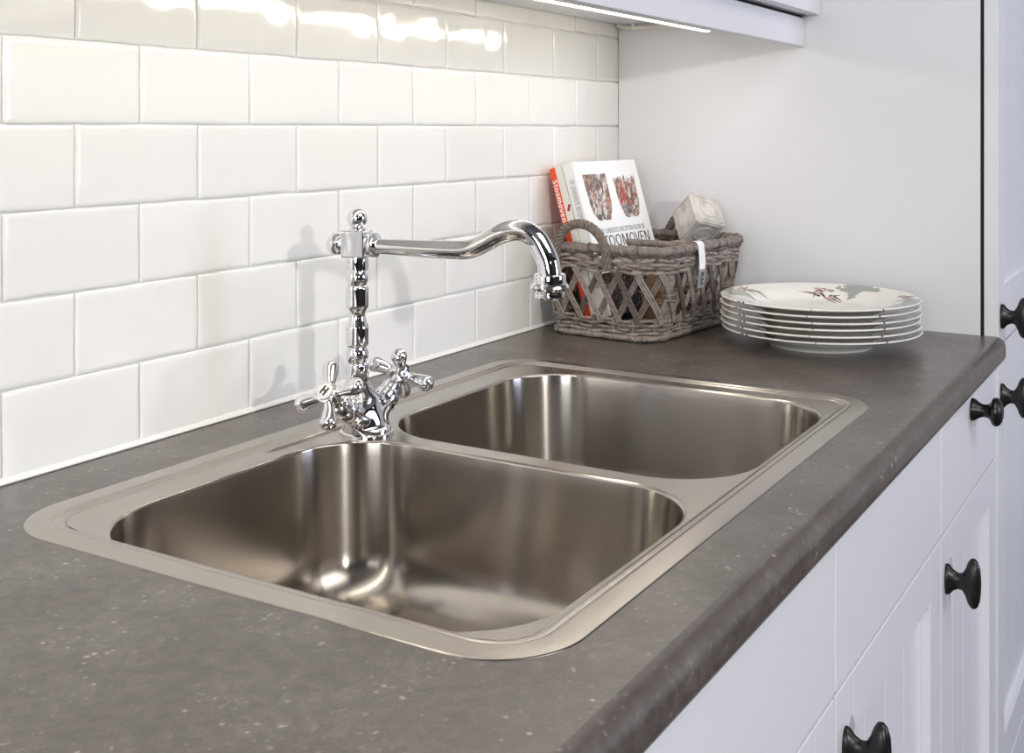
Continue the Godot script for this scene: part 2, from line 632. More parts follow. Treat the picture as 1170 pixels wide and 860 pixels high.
# ---------------------------------------------------------------- worktop and sink
func worktop() -> void:
	var T := 0.040
	var nose := []   # (z, y) from back bottom round the front to back top
	var zf := 0.6385
	var r := 0.0150
	for i in 9:
		var a := -PI / 2 + PI / 2 * i / 8.0
		nose.append(Vector2(zf - r + r * cos(a), -T + r + r * sin(a)))
	for i in 9:
		var a := PI / 2 * i / 8.0
		nose.append(Vector2(zf - r + r * cos(a), -r + r * sin(a)))
	var o := thing("worktop", "dark grey-brown stone-look worktop with rounded front edge around the steel sink", "worktop", Vector3(0, CT, 0))
	var b := MB.new()
	var xs0 := -3.2
	var cx0 := -1.272
	var cx1 := -0.520
	var cz0 := 0.105
	var cz1 := 0.557
	# front nose, one smooth run
	var rows := []
	for x in [xs0, 0.0]:
		var l := []
		for p in nose: l.append(Vector3(x, p.y, p.x))
		rows.append(l)
	b.loft(rows, false)
	b.away(0, Vector3(0, -T / 2, zf - 0.03), Vector3(1, 0, 0))
	var zn := zf - r
	for y in [0.0, -T]:
		var nn := Vector3(0, 1 if y == 0.0 else -1, 0)
		for q in [[xs0, cx0, 0.0, zn], [cx1, 0.0, 0.0, zn], [cx0, cx1, 0.0, cz0], [cx0, cx1, cz1, zn]]:
			b.flat([Vector3(q[0], y, q[2]), Vector3(q[1], y, q[2]), Vector3(q[1], y, q[3]), Vector3(q[0], y, q[3])], nn)
	# cut-out walls and ends
	b.flat([Vector3(cx0, 0, cz0), Vector3(cx0, 0, cz1), Vector3(cx0, -T, cz1), Vector3(cx0, -T, cz0)], Vector3(1, 0, 0))
	b.flat([Vector3(cx1, 0, cz0), Vector3(cx1, 0, cz1), Vector3(cx1, -T, cz1), Vector3(cx1, -T, cz0)], Vector3(-1, 0, 0))
	b.flat([Vector3(cx0, 0, cz0), Vector3(cx1, 0, cz0), Vector3(cx1, -T, cz0), Vector3(cx0, -T, cz0)], Vector3(0, 0, 1))
	b.flat([Vector3(cx0, 0, cz1), Vector3(cx1, 0, cz1), Vector3(cx1, -T, cz1), Vector3(cx0, -T, cz1)], Vector3(0, 0, -1))
	for x in [xs0, 0.0]:
		var pts := [Vector3(x, -T, 0)]
		for p in nose: pts.append(Vector3(x, p.y, p.x))
		pts.append(Vector3(x, 0, 0))
		b.flat(pts, Vector3(-1 if x < -1 else 1, 0, 0))
	b.flat([Vector3(xs0, 0, 0), Vector3(0, 0, 0), Vector3(0, -T, 0), Vector3(xs0, -T, 0)], Vector3(0, 0, -1))
	part("slab", b, M.worktop, o)


func sink() -> void:
	var x0 := -1.2917
	var x1 := -0.4992
	var z0 := 0.0838
	var z1 := 0.5770
	var cx := (x0 + x1) / 2
	var cz := (z0 + z1) / 2
	var hx := (x1 - x0) / 2
	var hz := (z1 - z0) / 2
	var o := thing("kitchen_sink", "brushed stainless steel double bowl sink set into the dark worktop", "sink", Vector3(0, CT, 0))
	var R := 0.062
	# rim profile: (inset, height)
	var prof := [[0.0, 0.0001], [0.0005, 0.0006], [0.0015, 0.0008], [0.0185, 0.0012], [0.0200, 0.0010], [0.0215, 0.0000], [0.0230, -0.0004], [0.0245, 0.0001], [0.0260, 0.0003], [0.0275, -0.0004], [0.0290, -0.0012], [0.0305, -0.0014]]
	var b := MB.new()
	var rows := []
	for p in prof:
		rows.append(rrect(cx, cz, hx - p[0], hz - p[0], R - p[0], p[1], 12, 14))
	b.loft(rows, true)
	if b.n[b.n.size() - 1].y < 0:
		for q in b.n.size(): b.n[q] = -b.n[q]
		b.fix(0)
	# flat deck with two bowl openings, each half mapped from its bowl's edge to the rim
	var yd := -0.0014
	var ins := 0.0305
	var bowls := [[-1.0985, 0.3430, 0.1705, 0.1980], [-0.7275, 0.3455, 0.1735, 0.1955]]
	var xm := -0.9135
	var RB := 0.082
	for k in 2:
		var bw: Array = bowls[k]
		var inner := rrect(bw[0], bw[1], bw[2] + 0.004, bw[3] + 0.004, RB + 0.004, yd, 12, 14)
		var cnt := inner.size()
		var lo := x0 + ins if k == 0 else xm
		var hi := xm if k == 0 else x1 - ins
		var za := z0 + ins
		var zb := z1 - ins
		var rc := R - ins
		var outer := []
		for p in inner:
			# push outwards from the bowl's centre until the half-deck outline is met
			var d := Vector2(p.x - bw[0], p.z - bw[1]).normalized()
			var tmin := 9.0
			if d.x > 1e-6: tmin = minf(tmin, (hi - bw[0]) / d.x)
			if d.x < -1e-6: tmin = minf(tmin, (lo - bw[0]) / d.x)
			if d.y > 1e-6: tmin = minf(tmin, (zb - bw[1]) / d.y)
			if d.y < -1e-6: tmin = minf(tmin, (za - bw[1]) / d.y)
			var q := Vector2(bw[0], bw[1]) + d * tmin
			outer.append(q)
		# snap the outline through the half's square corners on the divider line and round the outer ones
		var loop := []
		for q in outer:
			var qq: Vector2 = q
			for sz in [za, zb]:
				var ccx := lo + rc if k == 0 else hi - rc
				var ccz: float = sz + rc if sz == za else sz - rc
				var dx: float = (qq.x - ccx) * (-1 if k == 0 else 1)
				var dz: float = (qq.y - ccz) * (-1 if sz == za else 1)
				if dx > 0 and dz > 0:
					var dd := Vector2(qq.x - ccx, qq.y - ccz).normalized() * rc
					qq = Vector2(ccx + dd.x, ccz + dd.y)
			loop.append(Vector3(qq.x, yd, qq.y))
		var s := b.v.size()
		b.loft([inner, loop], true)
		for q in range(s, b.v.size()): b.n[q] = Vector3.UP
		b.fix(s)
		# the two square corners at the divider line
		for sz in [za, zb]:
			var best := 0
			var nxt := 0
			var dist := 9.0
			for i in cnt:
				var a: Vector3 = loop[i]
				var c: Vector3 = loop[(i + 1) % cnt]
				var on_a := absf(a.x - xm) < 1e-5
				var on_c := absf(c.x - xm) < 1e-5
				if on_a != on_c and absf((a.z + c.z) / 2 - sz) < dist:
					dist = absf((a.z + c.z) / 2 - sz); best = i; nxt = (i + 1) % cnt
			b.flat([loop[best], loop[nxt], Vector3(xm, yd, sz)], Vector3.UP)
	part("rim", b, M.steel, o)
	# pressed bead behind the tap
	var bead := MB.new()
	var path := []
	for i in 21: path.append(Vector3(-1.022 + 0.204 * i / 20.0, yd - 0.0004, 0.1225))
	var rad := []
	for i in 21: rad.append(0.0030 * sqrt(clampf(1.0 - pow(absf(i - 10.0) / 10.2, 6.0), 0.05, 1.0)))
	bead.tube(path, rad, 12)
	part("pressed_bead", bead, M.steel, o)
	for k in 2:
		var bw: Array = bowls[k]
		var m := MB.new()
		var D := 0.152
		var rr := []
		# lip, wall with a slight draft, bottom curve, floor falling to the waste
		for q in [[-0.004, -0.0014], [-0.0022, -0.0016], [-0.0008, -0.0025], [0.0, -0.0041]]:
			rr.append(rrect(bw[0], bw[1], bw[2] - q[0], bw[3] - q[0], RB - q[0], q[1], 12, 14))
		for i in 8:
			var f := (i + 1) / 8.0
			var ii := 0.006 * f
			rr.append(rrect(bw[0], bw[1], bw[2] - ii, bw[3] - ii, RB - ii * 0.5, lerpf(-0.0041, -D + 0.046, f), 12, 14))
		for i in 12:
			var a := PI / 2 * (i + 1) / 12.0
			var ii := 0.006 + 0.042 * (1.0 - cos(a))
			rr.append(rrect(bw[0], bw[1], bw[2] - ii, bw[3] - ii, maxf(RB - 0.003 - 0.042 * (1 - cos(a)) * 0.9, 0.03), -D + 0.046 - 0.042 * sin(a), 12, 14))
		var last: Array = rr[-1]
		for f in [0.8, 0.6, 0.45, 0.32]:
			var l := []
			for p in last:
				var c := Vector3(bw[0], -D - 0.002, bw[1])
				var dirp := Vector3(p.x - bw[0], 0, p.z - bw[1])
				var circ := dirp.normalized() * 0.044
				var w: float = (f - 0.32) / 0.68
				var pos := dirp * w + circ * (1.0 - w)
				l.append(Vector3(c.x + pos.x, lerpf(-D - 0.0012, p.y, w), c.z + pos.z))
			rr.append(l)
		for l in rr: l.append(l[0])
		var cols: int = rr[0].size()
		m.loft(rr, false)
		for i in rr.size():
			var nsum := (m.n[i * cols] + m.n[i * cols + cols - 1]).normalized()
			m.n[i * cols] = nsum
			m.n[i * cols + cols - 1] = nsum
		# inside faces the bowl's axis
		m.away(0, Vector3(bw[0], 0, bw[1]), Vector3(0, 1, 0), true)
		var bowl := part("bowl", m, M.steel_bowl, o)
		var w2 := MB.new()
		add_lathe(w2, [Vector2(0.045, -D - 0.0005), Vector2(0.043, -D + 0.0004), Vector2(0.038, -D - 0.0005), Vector2(0.034, -D - 0.004), Vector2(0.012, -D - 0.005), Vector2(0.010, -D - 0.001), Vector2(0.004, -D + 0.001), Vector2(0.0001, -D + 0.0012)], 32, Transform3D(Basis(), Vector3(bw[0], 0, bw[1])))
		for q in w2.n.size():
			if w2.n[q].y < 0: w2.n[q] = -w2.n[q]
		w2.fix(0)
		part("waste_strainer", w2, M.chrome, bowl)


# ---------------------------------------------------------------- cabinets
func oblong_knob_mesh() -> ArrayMesh:
	# swept along +z: (z, half width, half height)
	var st := [[0.0, 0.0095, 0.0185], [0.002, 0.0100, 0.0190], [0.0045, 0.0092, 0.0178], [0.009, 0.0070, 0.0125], [0.014, 0.0060, 0.0098], [0.019, 0.0062, 0.0105], [0.0225, 0.0075, 0.0165], [0.0255, 0.0092, 0.0250], [0.029, 0.0104, 0.0300], [0.033, 0.0104, 0.0305], [0.0365, 0.0092, 0.0275], [0.039, 0.0062, 0.0200], [0.0402, 0.0020, 0.0080]]
	var rows := []
	for s in st:
		var l := []
		for k in 28:
			var a := TAU * k / 28
			l.append(Vector3(s[1] * cos(a), s[2] * sin(a), s[0]))
		rows.append(l)
	var b := MB.new()
	b.loft(rows, true)
	b.away(0, Vector3.ZERO, Vector3(0, 0, 1))
	b.fan(rows[-1], Vector3(0, 0, 1))
	return b.mesh()


func round_knob_mesh() -> ArrayMesh:
	var b := MB.new()
	var t := Transform3D(Basis(Vector3(1, 0, 0), PI / 2), Vector3.ZERO)
	add_lathe(b, [Vector2(0.0150, 0.0), Vector2(0.0152, 0.002), Vector2(0.0138, 0.005), Vector2(0.0098, 0.011), Vector2(0.0082, 0.016), Vector2(0.0090, 0.021), Vector2(0.0125, 0.0245), Vector2(0.0175, 0.027), Vector2(0.0190, 0.0305), Vector2(0.0178, 0.0345), Vector2(0.0130, 0.038), Vector2(0.0065, 0.0398), Vector2(0.0002, 0.0402)], 32, t)
	return b.mesh()


var knob_o: ArrayMesh
var knob_r: ArrayMesh


func knob(parent: Node, m: ArrayMesh, at: Vector3) -> void:
	var o := put("knob", m, M.knob, parent)
	o.position = at


# a framed door with a grooved panel, front face at zf
func door(parent: Node, called: String, x0: float, x1: float, y0: float, y1: float, zf: float, st := 0.058, rail := 0.056, groove := 0.075) -> Node3D:
	var th := 0.020
	var rec := 0.011
	var fr := MB.new()
	fr.bx(x0, x0 + st, y0, y1, zf - th, zf, 0.0012)
	fr.bx(x1 - st, x1, y0, y1, zf - th, zf, 0.0012)
	fr.bx(x0 + st, x1 - st, y1 - rail, y1, zf - th, zf, 0.0012)
	fr.bx(x0 + st, x1 - st, y0, y0 + rail, zf - th, zf, 0.0012)
	var d := part(called, fr, M.paint, parent)
	# tongue-and-groove boards
	var w := x1 - x0 - 2 * st
	var cnt := maxi(1, roundi(w / groove))
	for k in cnt:
		var a := x0 + st + w * k / cnt
		var e := x0 + st + w * (k + 1) / cnt
		var bd := MB.new()
		bd.bx(a, e, y0 + rail - 0.002, y1 - rail + 0.002, zf - th + 0.001, zf - rec, 0.0022)
		part("panel_board", bd, M.paint, d)
	return d


func base_cabinets() -> void:
	knob_o = oblong_knob_mesh()
	knob_r = round_knob_mesh()
	var zf := 0.6245
	var g := 0.0016
	var yt := CT - 0.046
	var ym := CT - 0.179
	var yb := CT - 0.690
	var units := [[-0.4056, 0.0015, "drawer"], [-0.8558, -0.4056, "panel"], [-1.306, -0.8558, "panel"], [-1.90, -1.306, "drawer"], [-2.50, -1.90, "drawer"]]
	var labels := [
		"white base cabinet with round-knob drawer beside the tall cabinet",
		"white base cabinet with plain top panel between sink and drawer cabinet",
		"white base cabinet under the larger part of the sink",
		"white base cabinet just past the end of the sink",
		"white base cabinet farthest from the tall cabinet"]
	for k in units.size():
		var u: Array = units[k]
		var o := thing("base_cabinet", labels[k], "cabinet", Vector3.ZERO, 0.0, "white base cabinets under the worktop")
		var c := MB.new()
		# carcass: sides, bottom, back; front stays open behind the doors
		var xa: float = u[0] + 0.0005
		var xb: float = u[1] - 0.0005 if k > 0 else -0.0005
		c.bx(xa, xa + 0.016, 0.12, CT - 0.0405, 0.02, zf - 0.0225)
		c.bx(xb - 0.016, xb, 0.12, CT - 0.0405, 0.02, zf - 0.0225)
		c.bx(xa + 0.016, xb - 0.016, 0.12, 0.136, 0.02, zf - 0.0225)
		c.bx(xa + 0.016, xb - 0.016, 0.136, CT - 0.0405, 0.02, 0.028)
		part("carcass", c, M.paint, o)
		var pl := MB.new()
		pl.bx(xa, xb, 0.0, 0.1195, 0.50, 0.54)
		part("plinth", pl, M.paint, o)
		var fx := MB.new()
		fx.bx(u[0] + g, u[1] - g, ym + g, yt, zf - 0.020, zf, 0.0016)
		var front := part("drawer_front" if u[2] == "drawer" else "front_panel", fx, M.paint, o)
		if u[2] == "drawer":
			knob(front, knob_r, Vector3((u[0] + u[1]) / 2, CT - 0.0665, zf))
		var d := door(o, "door", u[0] + g, u[1] - g, yb, ym - g, zf)
		knob(d, knob_o, Vector3(u[0] + 0.0300, CT - 0.2365, zf))


func tall_cabinet() -> void:
	var zf := 0.6272
	var o := thing("tall_cabinet", "tall white cabinet with plain side panel at the end of the worktop", "cabinet")
	var b := MB.new()
	b.bx(0.0, 0.019, 0.0, 2.2, 0.0008, 0.6025, 0.0002)
	part("side_panel", b, M.paint, o)
	b = MB.new()
	b.bx(0.0195, 0.600, 0.12, 2.2, 0.0, 0.600, 0.001)
	part("carcass", b, M.paint, o)
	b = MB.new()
	b.bx(0.003, 0.600, 0.125, 2.195, 0.6028, 0.6082, 0.0004)  # black sheet added to darken the gap between carcass and doors
	part("door_gap_shade", b, M.gap_shade, o)
	b = MB.new()
	b.bx(0.0195, 0.600, 0.0, 0.1195, 0.50, 0.545)
	part("plinth", b, M.paint, o)
	var d := door(o, "door", 0.002, 0.598, CT - 0.0150, 2.19, zf, 0.060, 0.078, 0.08)
	knob(d, knob_o, Vector3(0.030, CT + 0.0265, zf))
	d = door(o, "door", 0.002, 0.598, CT - 0.680, CT - 0.0185, zf, 0.060, 0.06, 0.08)
	knob(d, knob_o, Vector3(0.030, CT - 0.0935, zf))
	b = MB.new()
	b.bx(0.002, 0.598, 0.125, CT - 0.684, zf - 0.02, zf, 0.0016)
	part("drawer_front", b, M.paint, o)


func wall_cabinet() -> void:
	var yb := CT + 0.494
	var o := thing("wall_cabinet", "white wall cabinet with a light rail along its lower edge", "cabinet")
	var b := MB.new()
	b.bx(-3.2, -0.001, yb, 2.2, 0.0062, 0.3325, 0.001)
	part("carcass", b, M.paint, o)
	b = MB.new()
	b.bx(-3.2, -0.0012, CT + 0.4425, yb - 0.0045, 0.3180, 0.3362, 0.0022)
	part("light_rail", b, M.paint, o)
	var xs := [-0.0015, -0.60, -1.20, -1.80, -2.40, -3.2]
	for k in 5:
		door(o, "door", xs[k + 1] + 0.0015, xs[k] - 0.0015, yb - 0.0005, 2.19, 0.3612)
	# black strip, stands in for the shade in the gap over the light rail
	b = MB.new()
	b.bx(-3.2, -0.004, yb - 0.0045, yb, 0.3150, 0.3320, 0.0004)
	part("rail_gap_shade", b, M.gap_shade, o)
	# cable clipped along the corner under the cabinet
	var c := thing("cable", "white cable clipped under the wall cabinet along the side panel", "cable")
	var path := []
	for q in [[-0.012, 0.4935, 0.004], [-0.010, 0.4905, 0.008], [-0.008, 0.4885, 0.014], [-0.0075, 0.4868, 0.022], [-0.0075, 0.4868, 0.06], [-0.0075, 0.4868, 0.12], [-0.0075, 0.4882, 0.20], [-0.0075, 0.4884, 0.30], [-0.0075, 0.4884, 0.316]]:
		path.append(Vector3(q[0], CT + q[1], q[2]))
	b = MB.new()
	b.tube(path, 0.0044, 10)
	part("sheath", b, M.cable, c)
	for z in [0.034, 0.24]:
		b = MB.new()
		b.rbox(Vector3(0.0115, 0.0125, 0.007), 0.0015, Transform3D(Basis(), Vector3(-0.0072, CT + 0.4886, z)))
		part("clip", b, M.cable, c)


# ---------------------------------------------------------------- tap
func smin(a: float, b: float, k: float) -> float:
	var h := clampf(0.5 + 0.5 * (b - a) / k, 0.0, 1.0)
	return lerpf(b, a, h) - k * h * (1.0 - h)


func cone_sd(p: Vector3, a: Vector3, b: Vector3, ra: float, rb: float) -> float:
	var ab := b - a
	var t := clampf((p - a).dot(ab) / ab.length_squared(), 0.0, 1.0)
	return (p - a - ab * t).length() - lerpf(ra, rb, t)


func body_sd(p: Vector3) -> float:
	# foot (ellipse), flaring shield, column root and two valve arms
	var e := Vector2(p.x / 0.0235, (p.z - 0.0125) / 0.0255)
	var d := maxf((e.length() - 1.0) * 0.024, absf(p.y - 0.003) - 0.003)
	d = smin(d, cone_sd(p, Vector3(0, 0.004, 0.0125), Vector3(0, 0.026, 0.010), 0.0195, 0.0170), 0.010)
	d = smin(d, cone_sd(p, Vector3(0, 0.024, 0.007), Vector3(0, 0.050, 0.0), 0.0150, 0.0118), 0.010)
	for s in [-1.0, 1.0]:
		d = smin(d, cone_sd(p, Vector3(s * 0.004, 0.012, 0.0125), Vector3(s * 0.030, 0.029, 0.0122), 0.0150, 0.0122), 0.010)
	return maxf(d, -p.y)


func surface_net(b: MB, lo: Vector3, hi: Vector3, cell: float, f: Callable) -> void:
	var nx := int((hi.x - lo.x) / cell) + 1
	var ny := int((hi.y - lo.y) / cell) + 1
	var nz := int((hi.z - lo.z) / cell) + 1
	var val := PackedFloat32Array()
	val.resize(nx * ny * nz)
	for k in nz:
		for j in ny:
			for i in nx:
				val[(k * ny + j) * nx + i] = f.call(lo + Vector3(i, j, k) * cell)
	var id := {}
	for k in nz - 1:
		for j in ny - 1:
			for i in nx - 1:
				var sum := Vector3.ZERO
				var cnt := 0
				for e in 12:
					var ax := e / 4
					var u := (e % 4) & 1
					var w := (e % 4) >> 1
					var a := Vector3i(i, j, k)
					a[(ax + 1) % 3] += u
					a[(ax + 2) % 3] += w
					var c := a
					c[ax] += 1
					var va := val[(a.z * ny + a.y) * nx + a.x]
					var vc := val[(c.z * ny + c.y) * nx + c.x]
					if (va < 0.0) != (vc < 0.0):
						sum += Vector3(a).lerp(Vector3(c), va / (va - vc))
						cnt += 1
				if cnt:
					var p := lo + sum / cnt * cell
					var h := 0.0008
					var g := Vector3(f.call(p + Vector3(h, 0, 0)) - f.call(p - Vector3(h, 0, 0)), f.call(p + Vector3(0, h, 0)) - f.call(p - Vector3(0, h, 0)), f.call(p + Vector3(0, 0, h)) - f.call(p - Vector3(0, 0, h)))
					id[(k * ny + j) * nx + i] = b.vert(p, g.normalized())
	for k in range(1, nz - 1):
		for j in range(1, ny - 1):
			for i in range(1, nx - 1):
				var q := (k * ny + j) * nx + i
				var ins := val[q] < 0.0
				var st := [1, nx, nx * ny]
				for ax in 3:
					if ins != (val[q + st[ax]] < 0.0):
						var s1: int = st[(ax + 1) % 3]
						var s2: int = st[(ax + 2) % 3]
						b.quad(id[q], id[q - s1], id[q - s1 - s2], id[q - s2])


func tap() -> void:
	var at := Vector3(-0.914, CT - 0.0013, 0.1465)
	var o := thing("mixer_tap", "chrome pillar mixer tap with cross handles and curved spout on the sink", "tap", at)
	var b := MB.new()
	surface_net(b, Vector3(-0.051, -0.003, -0.024), Vector3(0.051, 0.066, 0.048), 0.0014, body_sd)
	part("body", b, M.chrome, o)
	b = MB.new()
	add_lathe(b, [Vector2(0.0282, 0.0), Vector2(0.0282, 0.0018), Vector2(0.0270, 0.0028), Vector2(0.0200, 0.0028)], 40, Transform3D(Basis(), Vector3(0, 0, 0.0125)), 0.92, 1.02)
	part("base_ring", b, M.chrome, o)
	# turned column
	b = MB.new()
	var R := 0.0117
	var pr := [Vector2(0.0112, 0.040), Vector2(0.0112, 0.0495), Vector2(R, 0.0500), Vector2(0.0120, 0.0510), Vector2(0.0120, 0.0675), Vector2(0.0110, 0.0692), Vector2(0.0098, 0.0700)]
	for i in 9:
		var a := -1.0 + 2.0 * i / 8.0
		pr.append(Vector2(0.0116 * cos(a * 0.62), 0.0785 + 0.0082 * a))
	pr.append_array([Vector2(0.0098, 0.0870), Vector2(0.0112, 0.0880), Vector2(R, 0.0895), Vector2(R, 0.1060), Vector2(0.0113, 0.1085), Vector2(0.0098, 0.1125), Vector2(0.0086, 0.1165), Vector2(0.0082, 0.1200), Vector2(0.0088, 0.1235), Vector2(0.0104, 0.1262), Vector2(0.0116, 0.1280), Vector2(R, 0.1300), Vector2(R, 0.1470), Vector2(0.0110, 0.1490), Vector2(0.0097, 0.1500)])
	for i in 9:
		var a := -1.0 + 2.0 * i / 8.0
		pr.append(Vector2(0.0113 * cos(a * 0.60), 0.1578 + 0.0076 * a))
	pr.append_array([Vector2(0.0097, 0.1656), Vector2(0.0112, 0.1662), Vector2(0.0115, 0.1672), Vector2(0.0115, 0.1775), Vector2(0.0108, 0.1792), Vector2(0.0102, 0.1800)])
	add_lathe(b, pr, 40)
	part("column", b, M.chrome, o)
	# swivel head and spout share one turned frame
	var ang := deg_to_rad(78.0)
	var sp := Node3D.new()
	sp.name = "spout"
	o.add_child(sp, true)
	sp.rotation.y = -ang   # local x runs along the spout
	b = MB.new()
	b.rbox(Vector3(0.0272, 0.0285, 0.0240), 0.0018, Transform3D(Basis(), Vector3(-0.0005, 0.1932, 0)))
	part("head_block", b, M.chrome, sp)
	b = MB.new()
	var fin := [Vector2(0.0092, 0.2070), Vector2(0.0096, 0.2082), Vector2(0.0082, 0.2092), Vector2(0.0066, 0.2098), Vector2(0.0058, 0.2104)]
	for i in 11:
		var a := -1.05 + (PI / 2 + 1.05) * i / 10.0
		fin.append(Vector2(maxf(0.0104 * cos(a), 0.0002), 0.2190 + 0.0104 * sin(a)))
	add_lathe(b, fin, 32)
	part("finial", b, M.chrome, sp)
	b = MB.new()
	var tx := Transform3D(Basis(Vector3(0, 0, 1), PI / 2), Vector3(0, 0.1924, 0))   # lathe axis towards -x
	add_lathe(b, [Vector2(0.0095, 0.0130), Vector2(0.0102, 0.0155), Vector2(0.0086, 0.0170), Vector2(0.0086, 0.0182), Vector2(0.0112, 0.0198), Vector2(0.0120, 0.0235), Vector2(0.0112, 0.0280), Vector2(0.0080, 0.0315), Vector2(0.0038, 0.0330), Vector2(0.0002, 0.0333)], 32, tx)
	part("end_cap", b, M.chrome, sp)
	b = MB.new()
	var tp := Transform3D(Basis(Vector3(0, 0, 1), -PI / 2), Vector3(0, 0.1924, 0))
	add_lathe(b, [Vector2(0.0092, 0.0120), Vector2(0.0104, 0.0135), Vector2(0.0092, 0.0147), Vector2(0.0092, 0.0158), Vector2(0.0126, 0.0170), Vector2(0.0133, 0.0195), Vector2(0.0126, 0.0222), Vector2(0.0096, 0.0232), Vector2(0.0080, 0.0238), Vector2(0.0070, 0.0238)], 32, tp)
	part("collar", b, M.chrome, sp)
	# spout tube
	var cv := Curve3D.new()
	var pts := [[0.018, 0.1912], [0.045, 0.1909], [0.075, 0.1903], [0.100, 0.1902], [0.118, 0.1906], [0.1305, 0.1940], [0.1430, 0.2003], [0.1570, 0.2078], [0.1708, 0.2118], [0.1830, 0.2110], [0.1938, 0.2045], [0.2008, 0.1940], [0.2065, 0.1815], [0.2085, 0.1690], [0.2085, 0.1600]]
	for i in pts.size():
		var p := Vector3(pts[i][0], pts[i][1], 0)
		var a := Vector3(pts[maxi(i - 1, 0)][0], pts[maxi(i - 1, 0)][1], 0)
		var c := Vector3(pts[mini(i + 1, pts.size() - 1)][0], pts[mini(i + 1, pts.size() - 1)][1], 0)
		cv.add_point(p, -(c - a) / 6.0, (c - a) / 6.0)
	var path := []
	var rad := []
	var L := cv.get_baked_length()
	for i in 91:
		path.append(cv.sample_baked(L * i / 90.0, true))
		rad.append(lerpf(0.0078, 0.0098, clampf(i / 45.0, 0, 1)) if i < 45 else lerpf(0.0098, 0.0115, (i - 45) / 45.0))
	b = MB.new()
	b.tube(path, rad, 28)
	part("tube", b, M.chrome, sp)
	b = MB.new()
	add_lathe(b, [Vector2(0.0090, 0.1470), Vector2(0.0142, 0.1470), Vector2(0.0148, 0.1482), Vector2(0.0148, 0.1520), Vector2(0.0136, 0.1528), Vector2(0.0136, 0.1536), Vector2(0.0176, 0.1550), Vector2(0.0190, 0.1577), Vector2(0.0178, 0.1604), Vector2(0.0158, 0.1616), Vector2(0.0158, 0.1690), Vector2(0.0150, 0.1704), Vector2(0.0100, 0.1708)], 36, Transform3D(Basis(), Vector3(0.2085, 0, 0)))
	part("nozzle", b, M.chrome, sp)
	# valves with cross handles
	for s in [-1.0, 1.0]:
		var h := Node3D.new()
		h.name = "handle"
		o.add_child(h, true)
		var axis := Vector3(s * 0.79, 0.61, 0.0).normalized()
		var bs := basis_up(axis)
		h.transform = Transform3D(bs, Vector3(s * 0.0275, 0.0255, 0.0125))
		b = MB.new()
		add_lathe(b, [Vector2(0.0125, 0.0), Vector2(0.0132, 0.004), Vector2(0.0132, 0.010), Vector2(0.0122, 0.012), Vector2(0.0112, 0.0125), Vector2(0.0112, 0.0215), Vector2(0.0098, 0.0235), Vector2(0.0070, 0.0245), Vector2(0.0062, 0.0300), Vector2(0.0075, 0.0330)], 32)
		part("valve_stem", b, M.chrome, h)
		b = MB.new()
		add_lathe(b, [Vector2(0.0075, 0.0320), Vector2(0.0105, 0.0335), Vector2(0.0112, 0.0370), Vector2(0.0112, 0.0430), Vector2(0.0104, 0.0455), Vector2(0.0088, 0.0462), Vector2(0.0086, 0.0478), Vector2(0.0060, 0.0482), Vector2(0.0002, 0.0483)], 32)
		part("hub", b, M.chrome, h)
		if s < 0:
			b = MB.new()
			add_lathe(b, [Vector2(0.0084, 0.0478), Vector2(0.0084, 0.0486), Vector2(0.0076, 0.0492), Vector2(0.0002, 0.0494)], 32)
			var capm := part("index_cap", b, M.porcelain_cap, h)
			var tm := put("letter", text_mesh("H", 0.0125, 0.0004, "Droid Sans", true), M.black_print, capm)
			# lay the letter on the cap, upright as seen
			var up_dir := (Vector3.UP - axis * axis.y).normalized()
			var loc := bs.inverse() * up_dir
			var zz := Vector3(0, 1, 0)
			var yy := loc.rotated(zz, deg_to_rad(-22.0))
			tm.transform = Transform3D(Basis(yy.cross(zz), yy, zz), Vector3(0, 0.0496, 0))
		var zl := bs.inverse() * Vector3(0, 0, 1)
		var turn := deg_to_rad(25.0) if s < 0 else deg_to_rad(20.0)
		for q in 4:
			var d := zl.rotated(Vector3(0, 1, 0), turn * (1.0 if s < 0 else 1.0) + q * PI / 2)
			b = MB.new()
			var ta := Transform3D(basis_up(d), Vector3(0, 0.0395, 0))
			add_lathe(b, [Vector2(0.0056, 0.0090), Vector2(0.0052, 0.0120), Vector2(0.0058, 0.0155), Vector2(0.0074, 0.0230), Vector2(0.0084, 0.0285), Vector2(0.0086, 0.0315), Vector2(0.0080, 0.0342), Vector2(0.0064, 0.0360), Vector2(0.0042, 0.0369), Vector2(0.0038, 0.0378), Vector2(0.0002, 0.0382)], 24, ta)
			part("handle_arm", b, M.chrome, h)


# ---------------------------------------------------------------- basket
const BC := Vector3(-0.183, 0.0, 0.135)
const BT := -0.0873


func bhalf(y: float) -> Vector2:
	var f := clampf(y / 0.134, 0.0, 1.1)
	return Vector2(lerpf(0.134, 0.1405, f), lerpf(0.089, 0.1085, f))


